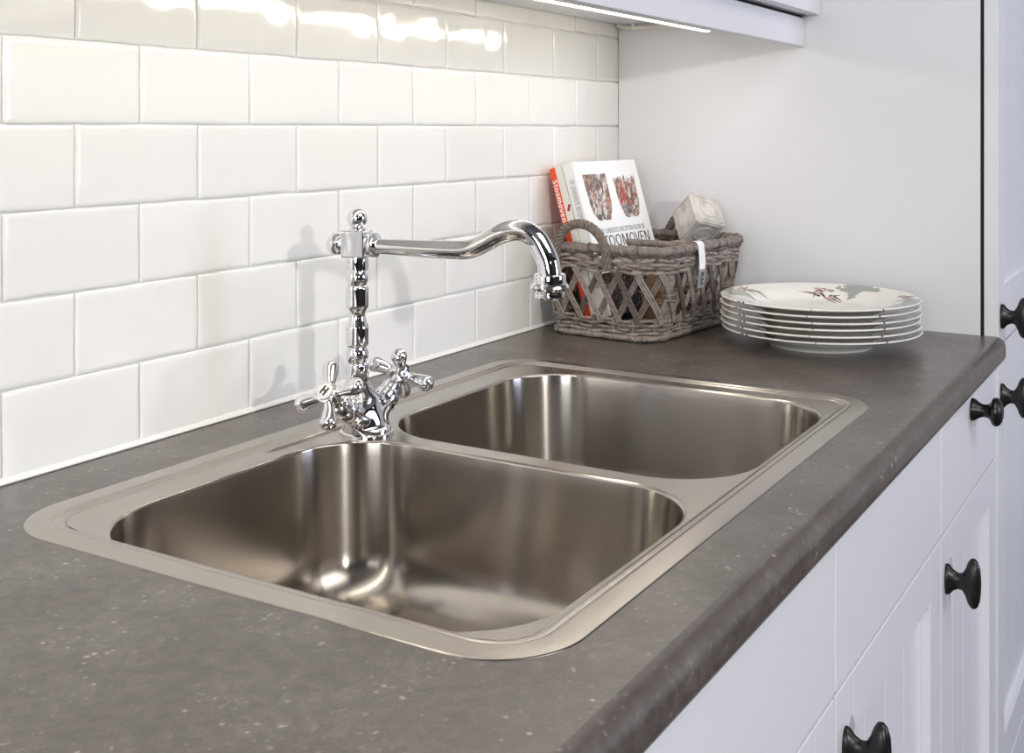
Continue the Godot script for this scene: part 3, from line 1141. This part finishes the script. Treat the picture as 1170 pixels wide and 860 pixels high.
# point on the basket's wall: s 0..1 round, height y, pushed out by o
func bpt(s: float, y: float, o: float) -> Vector3:
	var h := bhalf(y)
	var r := 0.034
	var sx := h.x - r
	var sz := h.y - r
	var arc := PI / 2 * r
	var L := 4 * sx + 4 * sz + 4 * arc
	var d := fposmod(s, 1.0) * L
	# start in the middle of the +x side, run towards +z
	var segs := [[0, sz], [1, arc], [2, 2 * sx], [3, arc], [4, 2 * sz], [5, arc], [6, 2 * sx], [7, arc], [8, sz]]
	for g in segs:
		if d <= g[1] + 1e-9:
			match g[0]:
				0: return Vector3(h.x + o, y, d)
				1:
					var a: float = d / r
					return Vector3(sx + (r + o) * cos(a), y, sz + (r + o) * sin(a))
				2: return Vector3(sx - d, y, h.y + o)
				3:
					var a: float = PI / 2 + d / r
					return Vector3(-sx + (r + o) * cos(a), y, sz + (r + o) * sin(a))
				4: return Vector3(-h.x - o, y, sz - d)
				5:
					var a: float = PI + d / r
					return Vector3(-sx + (r + o) * cos(a), y, -sz + (r + o) * sin(a))
				6: return Vector3(-sx + d, y, -h.y - o)
				7:
					var a: float = PI * 1.5 + d / r
					return Vector3(sx + (r + o) * cos(a), y, -sz + (r + o) * sin(a))
				8: return Vector3(h.x + o, y, -sz + d)
		d -= g[1]
	return Vector3(h.x + o, y, 0)


func wick() -> Material:
	return M.wicker[rng.randi_range(0, 4)]


func weave_ring(o: Node, y: float, r: float, amp: float, waves: int, ph: float, yj: float) -> void:
	var path := []
	var N := waves * 8
	var n2 := FastNoiseLite.new()
	n2.seed = rng.randi()
	n2.frequency = 3.0
	for i in N:
		var s := float(i) / N
		var w := sin(TAU * waves * s + ph)
		path.append(bpt(s, y + yj * n2.get_noise_1d(s * 6.0) + 0.0012 * sin(TAU * waves * s * 0.5 + ph * 2.0), amp * w))
	var b := MB.new()
	b.tube(path, r, 7, true)
	part("weave_strand", b, wick(), o)


func rope(b: MB, path: Array, strands: int, rad: float, sr: float, twist: float, closed := false) -> void:
	# helical strands round a path
	var cnt := path.size()
	var nr := []
	var bn := []
	var t0: Vector3 = (path[1] - path[0]).normalized()
	var up := Vector3.UP if absf(t0.y) < 0.9 else Vector3.RIGHT
	var nm := (up - t0 * up.dot(t0)).normalized()
	for i in cnt:
		var a: Vector3 = path[maxi(i - 1, 0)]
		var c: Vector3 = path[mini(i + 1, cnt - 1)]
		if closed:
			a = path[(i - 1 + cnt) % cnt]; c = path[(i + 1) % cnt]
		var t := (c - a).normalized()
		nm = (nm - t * nm.dot(t)).normalized()
		nr.append(nm); bn.append(t.cross(nm))
	for k in strands:
		var p := []
		for i in cnt:
			var an := TAU * k / strands + twist * TAU * i / float(cnt)
			p.append(path[i] + nr[i] * (cos(an) * rad) + bn[i] * (sin(an) * rad))
		b.tube(p, sr, 6, closed)


func basket() -> void:
	var o := thing("wicker_basket", "grey-brown wicker basket with lattice sides and a rope handle", "basket", Vector3(BC.x, CT, BC.z), BT)
	# base board of flat canes
	for k in 14:
		var b := MB.new()
		var z := -0.078 + 0.156 * k / 13.0
		b.rbox(Vector3(0.25, 0.004, 0.0112), 0.0015, Transform3D(Basis(), Vector3(0, 0.0075 + 0.001 * (k % 2), z)))
		part("base_cane", b, wick(), o)
	# twisted foot border
	var foot := []
	for i in 160: foot.append(bpt(i / 160.0, 0.0058, 0.002))
	var fb := MB.new()
	rope(fb, foot, 3, 0.0026, 0.0027, 46.0, true)
	part("foot_border", fb, M.wicker[0], o)
	for k in 4:
		weave_ring(o, 0.0125 + k * 0.0058, 0.0024, 0.0028, 26, k * PI, 0.002)
	# upright stakes the strands pass round, in the lower and upper bands
	for k in 26:
		var s := (k + 0.25) / 26.0
		var b := MB.new()
		b.tube([bpt(s, 0.006, 0), bpt(s, 0.034, 0)], 0.0022, 6)
		part("stake", b, wick(), o)
		b = MB.new()
		b.tube([bpt(s, 0.098, 0), bpt(s, 0.132, 0)], 0.0022, 6)
		part("stake", b, wick(), o)
	for k in 5:
		weave_ring(o, 0.1025 + k * 0.0056, 0.0025, 0.0030, 26, k * PI + 0.3, 0.004)
	# lattice: crossed flat strips of three canes
	var per := []
	var n := 26
	for k in n:
		var s0 := (k + 0.5) / n
		for dirn in [-1.0, 1.0]:
			var b := MB.new()
			for c in 3:
				var p := []
				for i in 9:
					var f := i / 8.0
					var s: float = s0 + dirn * (f - 0.5) * 1.30 / n + (c - 1) * 0.0042
					p.append(bpt(s, lerpf(0.026, 0.106, f), dirn * 0.0019 + 0.0012 * sin(f * PI)))
				b.tube(p, 0.0017, 6)
			part("lattice_strip", b, wick(), o)
	# corner posts with bindings
	for q in [0.1415, 0.3585, 0.6415, 0.8585]:
		for e in [-0.006, 0.0, 0.006]:
			var b := MB.new()
			b.tube([bpt(q + e, 0.01, -0.004), bpt(q + e, 0.07, -0.003), bpt(q + e, 0.13, -0.004)], 0.0036, 8)
			part("corner_post", b, wick(), o)
		for k in 4:
			var y := 0.060 + k * 0.0042
			var c := bpt(q, y, -0.002)
			var out := Vector3(c.x, 0, c.z)
			out = (bpt(q, y, 0.01) - bpt(q, y, 0.0)).normalized()
			var side := out.cross(Vector3.UP)
			var p := []
			for i in 16:
				var a := TAU * i / 16
				p.append(c + out * (cos(a) * 0.0085) + side * (sin(a) * 0.0125) + Vector3(0, 0.001 * sin(a + k), 0))
			var b := MB.new()
			b.tube(p, 0.0020, 6, true)
			part("corner_binding", b, wick(), o)
	# rim rod, wrapped
	var rim := []
	for i in 140: rim.append(bpt(i / 140.0, 0.1335 + 0.0006 * sin(i * 1.7), 0.0))
	var rb := MB.new()
	var rr := []
	for i in 140: rr.append(0.0066 + 0.0004 * sin(i * 2.9))
	rb.tube(rim, rr, 12, true)
	part("rim", rb, M.wicker[4], o)
	for k in 34:
		var s := (k + 0.4) / 34.0
		var c := bpt(s, 0.1335, 0)
		var out := (bpt(s, 0.1335, 0.01) - c).normalized()
		var p := []
		for i in 12:
			var a := TAU * i / 12
			p.append(c + out * (cos(a) * 0.0070) + Vector3(0, sin(a) * 0.0070, 0) + out.cross(Vector3.UP) * (0.0022 * sin(a)))
		var b := MB.new()
		b.tube(p, 0.0013, 5, true)
		part("rim_wrap", b, wick(), o)
	# rope handles on the short sides
	for sd in [-1.0, 1.0]:
		var path := []
		var hx := bhalf(0.125).x
		for i in 57:
			var f := i / 56.0
			var a := PI * f
			var z := -0.0240 - 0.0450 * cos(a)
			if sd > 0: z = -z - 0.02
			var y := 0.106 + 0.0635 * pow(sin(a), 0.75)
			path.append(Vector3(sd * (hx + 0.0060 + 0.004 * sin(a)), y, z))
		var b := MB.new()
		rope(b, path, 5, 0.0044, 0.0032, 4.2)
		part("handle", b, M.wicker[1], o)
	# divider inside
	var dz := bhalf(0.12).y - 0.006
	var b2 := MB.new()
	b2.tube([Vector3(0.012, 0.128, -dz), Vector3(0.012, 0.129, 0), Vector3(0.012, 0.128, dz)], 0.0056, 10)
	part("divider_rail", b2, M.wicker[4], o)
	for k in 12:
		var p := []
		var y := 0.014 + k * 0.0092
		var zz := bhalf(y).y - 0.008
		for i in 33:
			var z := lerpf(-zz, zz, i / 32.0)
			p.append(Vector3(0.012 + 0.0028 * sin(i * 0.9 + k * PI), y, z))
		var b := MB.new()
		b.tube(p, 0.0026, 6)
		part("divider_strand", b, wick(), o)
	for k in 8:
		var z := lerpf(-0.075, 0.075, k / 7.0)
		var b := MB.new()
		b.tube([Vector3(0.012, 0.01, z), Vector3(0.012, 0.126, z * 1.15)], 0.0024, 6)
		part("divider_stake", b, wick(), o)
	var b3 := MB.new()
	b3.tube([Vector3(0.012, 0.126, 0.02), Vector3(0.136, 0.126, 0.024)], 0.0050, 10)
	part("divider_rail", b3, M.wicker[2], o)


# ---------------------------------------------------------------- books
func cover_image() -> ImageTexture:
	# two cut-out food pictures and a dark patterned band, printed flat on the cover
	var W := 384
	var H := 480
	var im := Image.create(W, H, false, Image.FORMAT_RGB8)
	im.fill(Color(0.955, 0.955, 0.955))
	var nz := FastNoiseLite.new(); nz.seed = 4; nz.frequency = 0.02; nz.fractal_octaves = 3
	var cells := FastNoiseLite.new(); cells.seed = 12; cells.noise_type = FastNoiseLite.TYPE_CELLULAR; cells.frequency = 0.009
	cells.cellular_return_type = FastNoiseLite.RETURN_CELL_VALUE
	cells.domain_warp_enabled = true; cells.domain_warp_amplitude = 18.0; cells.domain_warp_frequency = 0.03
	var pal := [Color(0.62, 0.48, 0.41), Color(0.80, 0.68, 0.57), Color(0.72, 0.36, 0.31), Color(0.86, 0.83, 0.80), Color(0.47, 0.40, 0.38), Color(0.70, 0.67, 0.66), Color(0.55, 0.40, 0.38), Color(0.90, 0.88, 0.86), Color(0.78, 0.56, 0.48), Color(0.46, 0.45, 0.46)]
	for k in 2:
		var x0 := 26 if k == 0 else 206
		for y in range(42, 191):
			for x in range(x0, x0 + 150):
				var u := (x - x0) / 150.0
				var v := (y - 42) / 149.0
				# U-shaped picture with a ragged lower edge
				var lim := 1.0 if absf(u - 0.5) < 0.18 else 1.0 - pow((absf(u - 0.5) - 0.18) / 0.32, 2.2) * 0.62
				lim += nz.get_noise_2d(x * 2.0, k * 90) * 0.05
				if v > lim or u < 0.03 + 0.05 * v or u > 0.97 - 0.05 * v: continue
				if k == 1 and v < 0.12 + nz.get_noise_2d(x * 4.0, 7) * 0.14: continue
				var rot := Vector2(x * 0.8 + y * 0.5, y * 0.55 - x * 0.5)
				var cv := cells.get_noise_2d(rot.x * 1.1 + k * 500.0, rot.y * 0.8)
				var c: Color = pal[int(absf(cv) * 9.99) % 10]
				var l := 0.86 + nz.get_noise_2d(x * 3.0, y * 3.0) * 0.3
				im.set_pixel(x, y, Color(clampf(c.r * l, 0, 1), clampf(c.g * l, 0, 1), clampf(c.b * l, 0, 1)))
	for y in range(352, H):
		for x in W:
			im.set_pixel(x, y, Color(0.17, 0.15, 0.15))
	var r := RandomNumberGenerator.new(); r.seed = 2
	for k in 260:
		var x := r.randi_range(3, W - 4)
		var y := r.randi_range(356, H - 4)
		im.fill_rect(Rect2i(x, y, 3, 3), Color(0.82, 0.80, 0.77))
	return ImageTexture.create_from_image(im)


func add_print(parent: Node, called: String, s: String, size: float, mat: Material, t: Transform3D, sx := 1.0, bold := false) -> void:
	var o := put(called, text_mesh(s, size, 0.0003, "Droid Sans", bold), mat, parent)
	o.transform = t * Transform3D(Basis.from_scale(Vector3(sx, 1, 1)), Vector3.ZERO)


func books() -> void:
	# book frame: x = from spine to fore-edge, y = up the book, z = thickness towards the front cover
	var lean := deg_to_rad(16.6)
	var bas := Basis(Vector3(0, 1, 0), -0.0873) * Basis(Vector3(1, 0, 0), -lean)
	var H := 0.243
	var a := thing("cookbook", "thin cookbook with orange and white spine leaning on the tiles in the basket", "book")
	a.transform = Transform3D(bas, Vector3(-0.2700, CT + 0.0135, 0.0775))
	var ta := 0.0235
	var b := MB.new()
	b.bx(0.003, 0.198, 0.003, H - 0.003, 0.0025, ta - 0.0025, 0.0006)
	part("pages", b, M.paper, a)
	b = MB.new()
	b.bx(-0.0004, 0.0030, 0.0, H, 0.0, 0.0105, 0.0006)
	var osp := part("spine_stripe", b, M.orange, a)
	osp.set_meta("label", "orange spine stripe with white lettering")
	b = MB.new()
	b.bx(-0.0004, 0.0030, 0.0, H, 0.0106, ta, 0.0006)
	part("spine_stripe", b, M.paper, a).set_meta("label", "pale spine stripe")
	b = MB.new()
	b.bx(0.0, 0.201, 0.0, H, 0.0, 0.0022, 0.0006)
	part("back_cover", b, M.orange, a)
	b = MB.new()
	b.bx(0.0032, 0.201, 0.0, H, ta - 0.0022, ta, 0.0006)
	part("front_cover", b, M.paper, a)
	var sb := Basis(Vector3(0, -1, 0), Vector3(0, 0, 1), Vector3(-1, 0, 0))   # text runs down the spine... read from the spine side
	add_print(osp, "lettering", "Stoomoven", 0.0125, M.white_print, Transform3D(sb, Vector3(-0.0006, 0.190, 0.0053)), 1.0, true)
	for q in [[0.176, 0.019], [0.150, 0.0205]]:
		b = MB.new()
		b.rbox(Vector3(0.0006, 0.011, 0.0042), 0.0002, Transform3D(Basis(Vector3(1, 0, 0), 0.5), Vector3(-0.0005, q[0], q[1])))
		part("printed_mark", b, std(c8(140, 38, 40), 0.6), a)
	var w := thing("cookbook", "white cookbook with two food pictures on its cover standing in the basket", "book")
	var tb := 0.0200
	w.transform = Transform3D(bas, Vector3(-0.2700, CT + 0.0135, 0.0775) + bas * Vector3(0.0, 0.0, ta + 0.0012))
	b = MB.new()
	b.bx(0.003, 0.186, 0.003, H - 0.002, 0.0025, tb - 0.0025, 0.0006)
	part("pages", b, M.paper, w)
	b = MB.new()
	b.bx(-0.0004, 0.0028, 0.0, H, 0.0, tb, 0.0008)
	var wsp := part("spine", b, M.white_cover, w)
	b = MB.new()
	b.bx(0.0030, 0.190, 0.0, H, 0.0, 0.0024, 0.0006)
	part("back_cover", b, M.white_cover, w)
	b = MB.new()
	b.bx(0.0030, 0.190, 0.0, H, tb - 0.0024, tb - 0.0001, 0.0006)
	var fc := part("front_cover", b, M.white_cover, w)
	var cm := std(Color.WHITE, 0.3)
	cm.albedo_texture = cover_image()
	b = MB.new()
	var k := [b.vert(Vector3(0.0036, 0.0006, tb + 0.0001), Vector3(0, 0, 1), Vector2(0, 1)), b.vert(Vector3(0.1895, 0.0006, tb + 0.0001), Vector3(0, 0, 1), Vector2(1, 1)), b.vert(Vector3(0.1895, H - 0.0006, tb + 0.0001), Vector3(0, 0, 1), Vector2(1, 0)), b.vert(Vector3(0.0036, H - 0.0006, tb + 0.0001), Vector3(0, 0, 1), Vector2(0, 0))]
	b.quad(k[0], k[1], k[2], k[3])
	part("cover_print", b, cm, fc)
	add_print(fc, "lettering", "DE LEKKERSTE RECEPTEN VOOR DE", 0.0105, M.grey_print, Transform3D(Basis(), Vector3(0.100, 0.1290, tb + 0.0003)), 0.84)
	add_print(fc, "lettering", "STOOMOVEN", 0.0240, M.dark_print, Transform3D(Basis(), Vector3(0.100, 0.1120, tb + 0.0003)), 1.10)
	add_print(wsp, "lettering", "DE LEKKERSTE RECEPTEN", 0.0105, M.grey_print, Transform3D(sb, Vector3(-0.0006, 0.180, tb * 0.55)), 0.62)
	add_print(wsp, "lettering", "STOOMOVEN", 0.0125, M.grey_print, Transform3D(sb, Vector3(-0.0006, 0.078, tb * 0.55)), 0.9)


func basket_contents() -> void:
	# block of soap lying tilted on the basket's rim
	var ax := Vector3(0.80, -0.20, 0.56).normalized()
	var bx := Vector3(-0.49, -0.73, 0.44)
	bx = (bx - ax * bx.dot(ax)).normalized()
	var cx := ax.cross(bx)
	var A := 0.060
	var B := 0.058
	var C := 0.058
	var apex := Vector3(-0.078, CT + 0.2065, 0.166)
	var o := thing("soap_block", "pale grey cube of soap lying tilted on the basket rim", "soap")
	o.transform = Transform3D(Basis(ax, -bx, -cx), apex + ax * A / 2 + bx * B / 2 + cx * C / 2)
	var soap := std(c8(222, 217, 213), 0.45)
	soap.albedo_texture = noise_tex(256, 0.012, 4, 71, [[0.0, 0.5, 1.0], [Color(0.84, 0.82, 0.80), Color(0.97, 0.96, 0.95), Color(1.06, 1.05, 1.04)]])
	soap.uv1_triplanar = true
	soap.uv1_scale = Vector3(9, 9, 9)
	soap.subsurf_scatter_enabled = true
	soap.subsurf_scatter_strength = 0.25
	var b := MB.new()
	b.rbox(Vector3(A, B, C), 0.004)
	part("body", b, soap, o)
	# raised border on the faces and a round stamp
	for f in [[Vector3(0, 0, 1), Vector3(1, 0, 0)], [Vector3(0, -1, 0), Vector3(1, 0, 0)], [Vector3(-1, 0, 0), Vector3(0, 1, 0)]]:
		var nn: Vector3 = f[0]
		var uu: Vector3 = f[1]
		var vv := nn.cross(uu)
		var fr := MB.new()
		for q in 4:
			var d := uu if q % 2 == 0 else vv
			var e := vv if q % 2 == 0 else uu
			var sg := 1.0 if q < 2 else -1.0
			fr.rbox(Vector3(0.048, 0.0030, 0.0016), 0.0006, Transform3D(Basis(d, e, d.cross(e)), nn * 0.0292 + e * sg * 0.0235))
		part("raised_border", fr, soap, o)
		var st := MB.new()
		var ring := []
		for i in 28: ring.append(nn * 0.0292 + (uu * cos(TAU * i / 28) + vv * sin(TAU * i / 28)) * 0.0155)
		st.tube(ring, 0.0013, 6, true)
		part("round_stamp", st, soap, o)
	# clay-brown jar tied with twine, seen through the lattice
	var p := thing("brown_jar", "brown jar tied with twine seen through the basket lattice", "jar", Vector3(-0.222, CT + 0.0115, 0.1835), 0.0)
	var jm := std(c8(122, 96, 74), 0.8)
	b = MB.new()
	add_lathe(b, [Vector2(0.0002, 0.0), Vector2(0.022, 0.0), Vector2(0.0245, 0.003), Vector2(0.0275, 0.04), Vector2(0.0265, 0.065), Vector2(0.021, 0.078), Vector2(0.0225, 0.082), Vector2(0.0225, 0.088), Vector2(0.0195, 0.088), Vector2(0.0185, 0.075), Vector2(0.0002, 0.074)], 32)
	part("vessel", b, jm, p)
	b = MB.new()
	for q in 3:
		var ring := []
		for i in 32: ring.append(Vector3(0.0282 * cos(TAU * i / 32), 0.036 + q * 0.0026 + 0.0006 * sin(i), 0.0282 * sin(TAU * i / 32)))
		b.tube(ring, 0.0013, 6, true)
	part("twine", b, std(c8(168, 146, 116), 0.9), p)
	var leafm := std(c8(112, 138, 58), 0.6)
	for q in 7:
		b = MB.new()
		var an := q * 2.4
		var rows := []
		for i in 6:
			var f := i / 5.0
			var w := 0.0065 * sin(PI * clampf(f * 0.92 + 0.06, 0, 1))
			var c := Vector3(cos(an) * (0.004 + 0.020 * f), 0.080 + 0.022 * f - 0.012 * f * f, sin(an) * (0.004 + 0.020 * f))
			var sd := Vector3(-sin(an), 0, cos(an))
			rows.append([c - sd * w, c + Vector3(0, -0.0012, 0), c + sd * w, c + Vector3(0, 0.0010, 0)])
		b.loft(rows, true)
		part("leaf", b, leafm, p)
	# white ribbon with a grey felt label, hung over the rim
	var hz := bhalf(0.1335).y
	var t := thing("ribbon_label", "white ribbon with a small grey felt label hanging on the basket rim", "label", Vector3(BC.x, CT, BC.z), -0.0873)
	var lx := -0.034
	var prof := []
	for i in 13:
		var a := PI * i / 12.0
		prof.append(Vector2(hz + 0.0078 * -cos(a) * -1.0, 0.1335 + 0.0086 * sin(a)))
	prof.reverse()
	# from inside over the top, then down the outside
	var line := []
	for q in prof: line.append(q)
	if line[0].x > line[-1].x: line.reverse()
	line.append(Vector2(hz + 0.0092, 0.122))
	line.append(Vector2(hz + 0.0098, 0.110))
	line.append(Vector2(hz + 0.0092, 0.098))
	b = MB.new()
	var rw := [[], []]
	for q in line:
		rw[0].append(Vector3(lx - 0.0095, q.y, q.x))
		rw[1].append(Vector3(lx + 0.0095, q.y, q.x))
	var rows2 := []
	for i in line.size():
		var a: Vector2 = line[maxi(i - 1, 0)]
		var c: Vector2 = line[mini(i + 1, line.size() - 1)]
		var d := (c - a).normalized()
		var nn := Vector2(d.y, -d.x) * 0.0005
		if nn.y < 0 and i < 6: nn = -nn
		rows2.append([Vector3(lx - 0.0095, line[i].y - nn.y, line[i].x - nn.x), Vector3(lx + 0.0095, line[i].y - nn.y, line[i].x - nn.x), Vector3(lx + 0.0095, line[i].y + nn.y, line[i].x + nn.x), Vector3(lx - 0.0095, line[i].y + nn.y, line[i].x + nn.x)])
	b.loft(rows2, true)
	part("ribbon", b, M.ribbon, t)
	b = MB.new()
	var lt := Transform3D(Basis(Vector3(1, 0, 0), 0.10), Vector3(lx, 0.087, hz + 0.0082))
	b.rbox(Vector3(0.0205, 0.028, 0.0016), 0.0004, lt)
	var fl := part("felt_label", b, M.felt, t)
	add_print(fl, "lettering", "RM", 0.0150, M.dark_print, lt * Transform3D(Basis(Vector3(0, 0, 1), -PI / 2), Vector3(0, 0, 0.0010)), 0.9, true)


# ---------------------------------------------------------------- plates
func plate_image() -> ImageTexture:
	var S := 768
	var im := Image.create(S, S, false, Image.FORMAT_RGB8)
	var base := Color(0.955, 0.945, 0.92)
	im.fill(base)
	var nz := FastNoiseLite.new(); nz.seed = 8; nz.frequency = 0.012; nz.fractal_octaves = 4
	# printed sprays on the rim: grey-green leaf wash, pink blossom, dark twigs
	for y in S:
		for x in S:
			var d := Vector2(x - S / 2.0, y - S / 2.0) / (S / 2.0)
			var r := d.length()
			if r < 0.60 or r > 0.985: continue
			var a := rad_to_deg(d.angle())
			var col := base
			# (angle centre, half width, colour)
			for w in [[12.0, 20.0, Color(0.58, 0.60, 0.57)], [-160.0, 17.0, Color(0.76, 0.70, 0.70)], [100.0, 46.0, Color(0.46, 0.48, 0.45)], [-95.0, 20.0, Color(0.66, 0.67, 0.63)]]:
				var da := absf(wrapf(a - w[0], -180.0, 180.0))
				var edge: float = da / w[1] + nz.get_noise_2d(x * 1.5, y * 1.5) * 0.55 + absf(r - 0.88) * 3.2
				if edge < 0.85: col = col.lerp(w[2], clampf((0.85 - edge) * 6.0, 0.0, 0.9))
			im.set_pixel(x, y, col)
	var rg := RandomNumberGenerator.new(); rg.seed = 44
	# blossoms and twigs as strokes (position in plate units)
	for w in [[-12.0, 0.70, 9], [150.0, 0.86, 5], [-150.0, 0.88, 5], [172.0, 0.86, 4], [64.0, 0.9, 5], [118.0, 0.9, 5], [-80.0, 0.86, 5]]:
		var c: Vector2 = Vector2.from_angle(deg_to_rad(w[0])) * w[1]
		for k in w[2]:
			var p := c + Vector2(rg.randf_range(-0.09, 0.09), rg.randf_range(-0.09, 0.09))
			var q := p + Vector2.from_angle(rg.randf() * TAU) * rg.randf_range(0.10, 0.26)
			for i in 60:
				var f := i / 59.0
				var pp := p.lerp(q, f) + Vector2(sin(f * 5.0) * 0.012, 0)
				var sz := int(lerpf(11, 2, f))
				im.fill_rect(Rect2i(int((pp.x * 0.5 + 0.5) * S) - sz / 2, int((pp.y * 0.5 + 0.5) * S) - sz / 2, sz, sz), Color(0.30, 0.27, 0.26))
		for k in w[2]:
			var p := c + Vector2(rg.randf_range(-0.10, 0.10), rg.randf_range(-0.10, 0.10))
			var rad := rg.randf_range(0.02, 0.052) * S / 2
			var pc := Color(0.80, 0.66, 0.64) if rg.randf() < 0.6 else (Color(0.66, 0.24, 0.26) if w[0] < -100 or w[0] > 140 else Color(0.62, 0.52, 0.50))
			for yy in range(-int(rad), int(rad) + 1):
				for xx in range(-int(rad), int(rad) + 1):
					var pv := Vector2(xx, yy)
					if pv.length() < rad * (0.75 + 0.25 * sin(pv.angle() * 5.0)):
						var px := int((p.x * 0.5 + 0.5) * S) + xx
						var py := int((p.y * 0.5 + 0.5) * S) + yy
						if px >= 0 and py >= 0 and px < S and py < S: im.set_pixel(px, py, pc)
	return ImageTexture.create_from_image(im)


func plates() -> void:
	var R := 0.140
	# one profile, underside then top
	var under := [Vector2(0.0002, 0.0040), Vector2(0.062, 0.0040), Vector2(0.0695, 0.0030), Vector2(0.0710, 0.0), Vector2(0.0735, 0.0), Vector2(0.0760, 0.0035), Vector2(0.0850, 0.0075), Vector2(0.0960, 0.0130), Vector2(0.1120, 0.0178), Vector2(0.1300, 0.0216), Vector2(0.1380, 0.0234), Vector2(0.1398, 0.0244)]
	var over := [Vector2(0.1398, 0.0244), Vector2(0.1400, 0.0254), Vector2(0.1390, 0.0262), Vector2(0.1372, 0.0263), Vector2(0.1300, 0.0250), Vector2(0.1120, 0.0211), Vector2(0.0985, 0.0173), Vector2(0.0890, 0.0118), Vector2(0.0800, 0.0085), Vector2(0.0700, 0.0076), Vector2(0.0002, 0.0074)]
	var b := MB.new()
	add_lathe(b, under, 72)
	add_lathe(b, over, 72)
	for q in b.v.size():
		b.uv[q] = Vector2(b.v[q].x / R * 0.5 + 0.5, b.v[q].z / R * 0.5 + 0.5)
	var china: StandardMaterial3D = M.china
	var bu := MB.new()
	add_lathe(bu, under, 72)
	var bo := MB.new()
	add_lathe(bo, over, 72)
	for q in bo.v.size():
		bo.uv[q] = Vector2(bo.v[q].x / R * 0.5 + 0.5, bo.v[q].z / R * 0.5 + 0.5)
	var um := bu.mesh()
	var om := bo.mesh()
	var pm := std(Color.WHITE, 0.10)
	pm.albedo_texture = plate_image()
	var lab := ["bottom dinner plate of the stack, resting on the dark worktop", "second dinner plate up from the worktop in the stack", "third dinner plate up from the worktop in the stack", "fourth dinner plate up from the worktop in the stack", "fifth dinner plate of the stack, just under the top one", "top dinner plate of the stack, its floral print showing"]
	var off := [Vector2(0.001, 0.0015), Vector2(-0.0015, 0.001), Vector2(0.001, -0.001), Vector2(0.0, 0.001), Vector2(-0.001, -0.001), Vector2(0, 0)]
	for k in 6:
		var o := thing("dinner_plate", lab[k], "plate", Vector3(-0.195 + off[k].x, CT + 0.0003 + k * 0.0088, 0.416 + off[k].y), [0.03, -0.02, 0.02, 0.0, -0.03, 0.0][k], "stack of white dinner plates")
		put("underside", um, china, o)
		put("printed_top", om, pm, o)


# ---------------------------------------------------------------- lamps
func glow(c: Color, e: float) -> StandardMaterial3D:
	var m := std(c, 0.5)
	m.emission_enabled = true
	m.emission = c
	m.emission_energy_multiplier = e
	return m


func lamps() -> void:
	# strip lamp behind the light rail
	var o := thing("strip_lamp", "slim glowing strip lamp under the wall cabinet behind the light rail", "lamp")
	var b := MB.new()
	b.bx(-3.1, -0.100, CT + 0.4800, CT + 0.4938, 0.2020, 0.2160, 0.001)
	part("housing", b, M.cable, o)
	b = MB.new()
	b.bx(-3.1, -0.101, CT + 0.4650, CT + 0.4799, 0.2025, 0.2155, 0.003)
	part("light_diffuser", b, glow(Color(1.0, 0.97, 0.91), 8.5), o)
	var l := AreaLight3D.new()
	l.name = "strip_lamp_light"
	l.area_size = Vector2(3.0, 0.012)
	l.light_energy = 0.205
	l.light_color = Color(1.0, 0.975, 0.915)
	l.area_range = 6.0
	l.shadow_enabled = true
	add_child(l)
	var at := Vector3(-1.60, CT + 0.4630, 0.2050)
	l.look_at_from_position(at, at + Vector3(0, -1.0, -0.4), Vector3.UP)
	# ceiling panel
	var c := thing("ceiling_lamp", "flat white ceiling lamp panel over the kitchen", "lamp")
	b = MB.new()
	b.bx(-1.92, -0.08, 2.560, 2.5995, 1.58, 2.82, 0.004)
	part("frame", b, M.paint, c)
	b = MB.new()
	b.bx(-1.90, -0.10, 2.552, 2.5598, 1.60, 2.80, 0.002)
	part("light_diffuser", b, glow(Color(1.0, 0.97, 0.93), 1.2), c)
	# studio lamp on a stand, out in the room: throws the crisp shadow of the tap
	var lp := Vector3(-2.88, CT + 0.873, 3.36)
	var s := thing("studio_lamp", "black studio lamp on a stand across the room", "lamp", Vector3(lp.x, 0, lp.z))
	var dirn := (Vector3(-0.9, CT + 0.2, 0.15) - lp).normalized()
	b = MB.new()
	b.tube([Vector3(0, 0.04, 0), Vector3(0, lp.y - 0.06, 0)], 0.014, 12)
	part("pole", b, M.knob, s)
	for k in 3:
		b = MB.new()
		var an := TAU * k / 3
		b.tube([Vector3(0, 0.35, 0), Vector3(cos(an) * 0.36, 0.012, sin(an) * 0.36)], 0.010, 10)
		part("leg", b, M.knob, s)
	var tt := Transform3D(basis_up(-dirn), Vector3(0, lp.y, 0))
	b = MB.new()
	add_lathe(b, [Vector2(0.062, 0.0), Vector2(0.066, 0.0), Vector2(0.066, 0.10), Vector2(0.05, 0.14), Vector2(0.0002, 0.145)], 32, tt)
	part("head", b, M.knob, s)
	b = MB.new()
	add_lathe(b, [Vector2(0.0605, 0.010), Vector2(0.0605, 0.006), Vector2(0.0002, 0.004)], 32, tt)
	part("light_face", b, glow(Color(1, 0.97, 0.93), 6.0), s)
	var k := SpotLight3D.new()
	k.name = "studio_lamp_light"
	k.light_energy = 5.2
	k.light_color = Color(1.0, 0.99, 0.975)
	k.light_size = 0.055
	k.spot_range = 12.0
	k.spot_attenuation = 2.0
	k.spot_angle = 55.0
	k.spot_angle_attenuation = 0.4
	k.shadow_enabled = true
	add_child(k)
	k.look_at_from_position(lp + dirn * 0.02, lp + dirn, Vector3.UP)
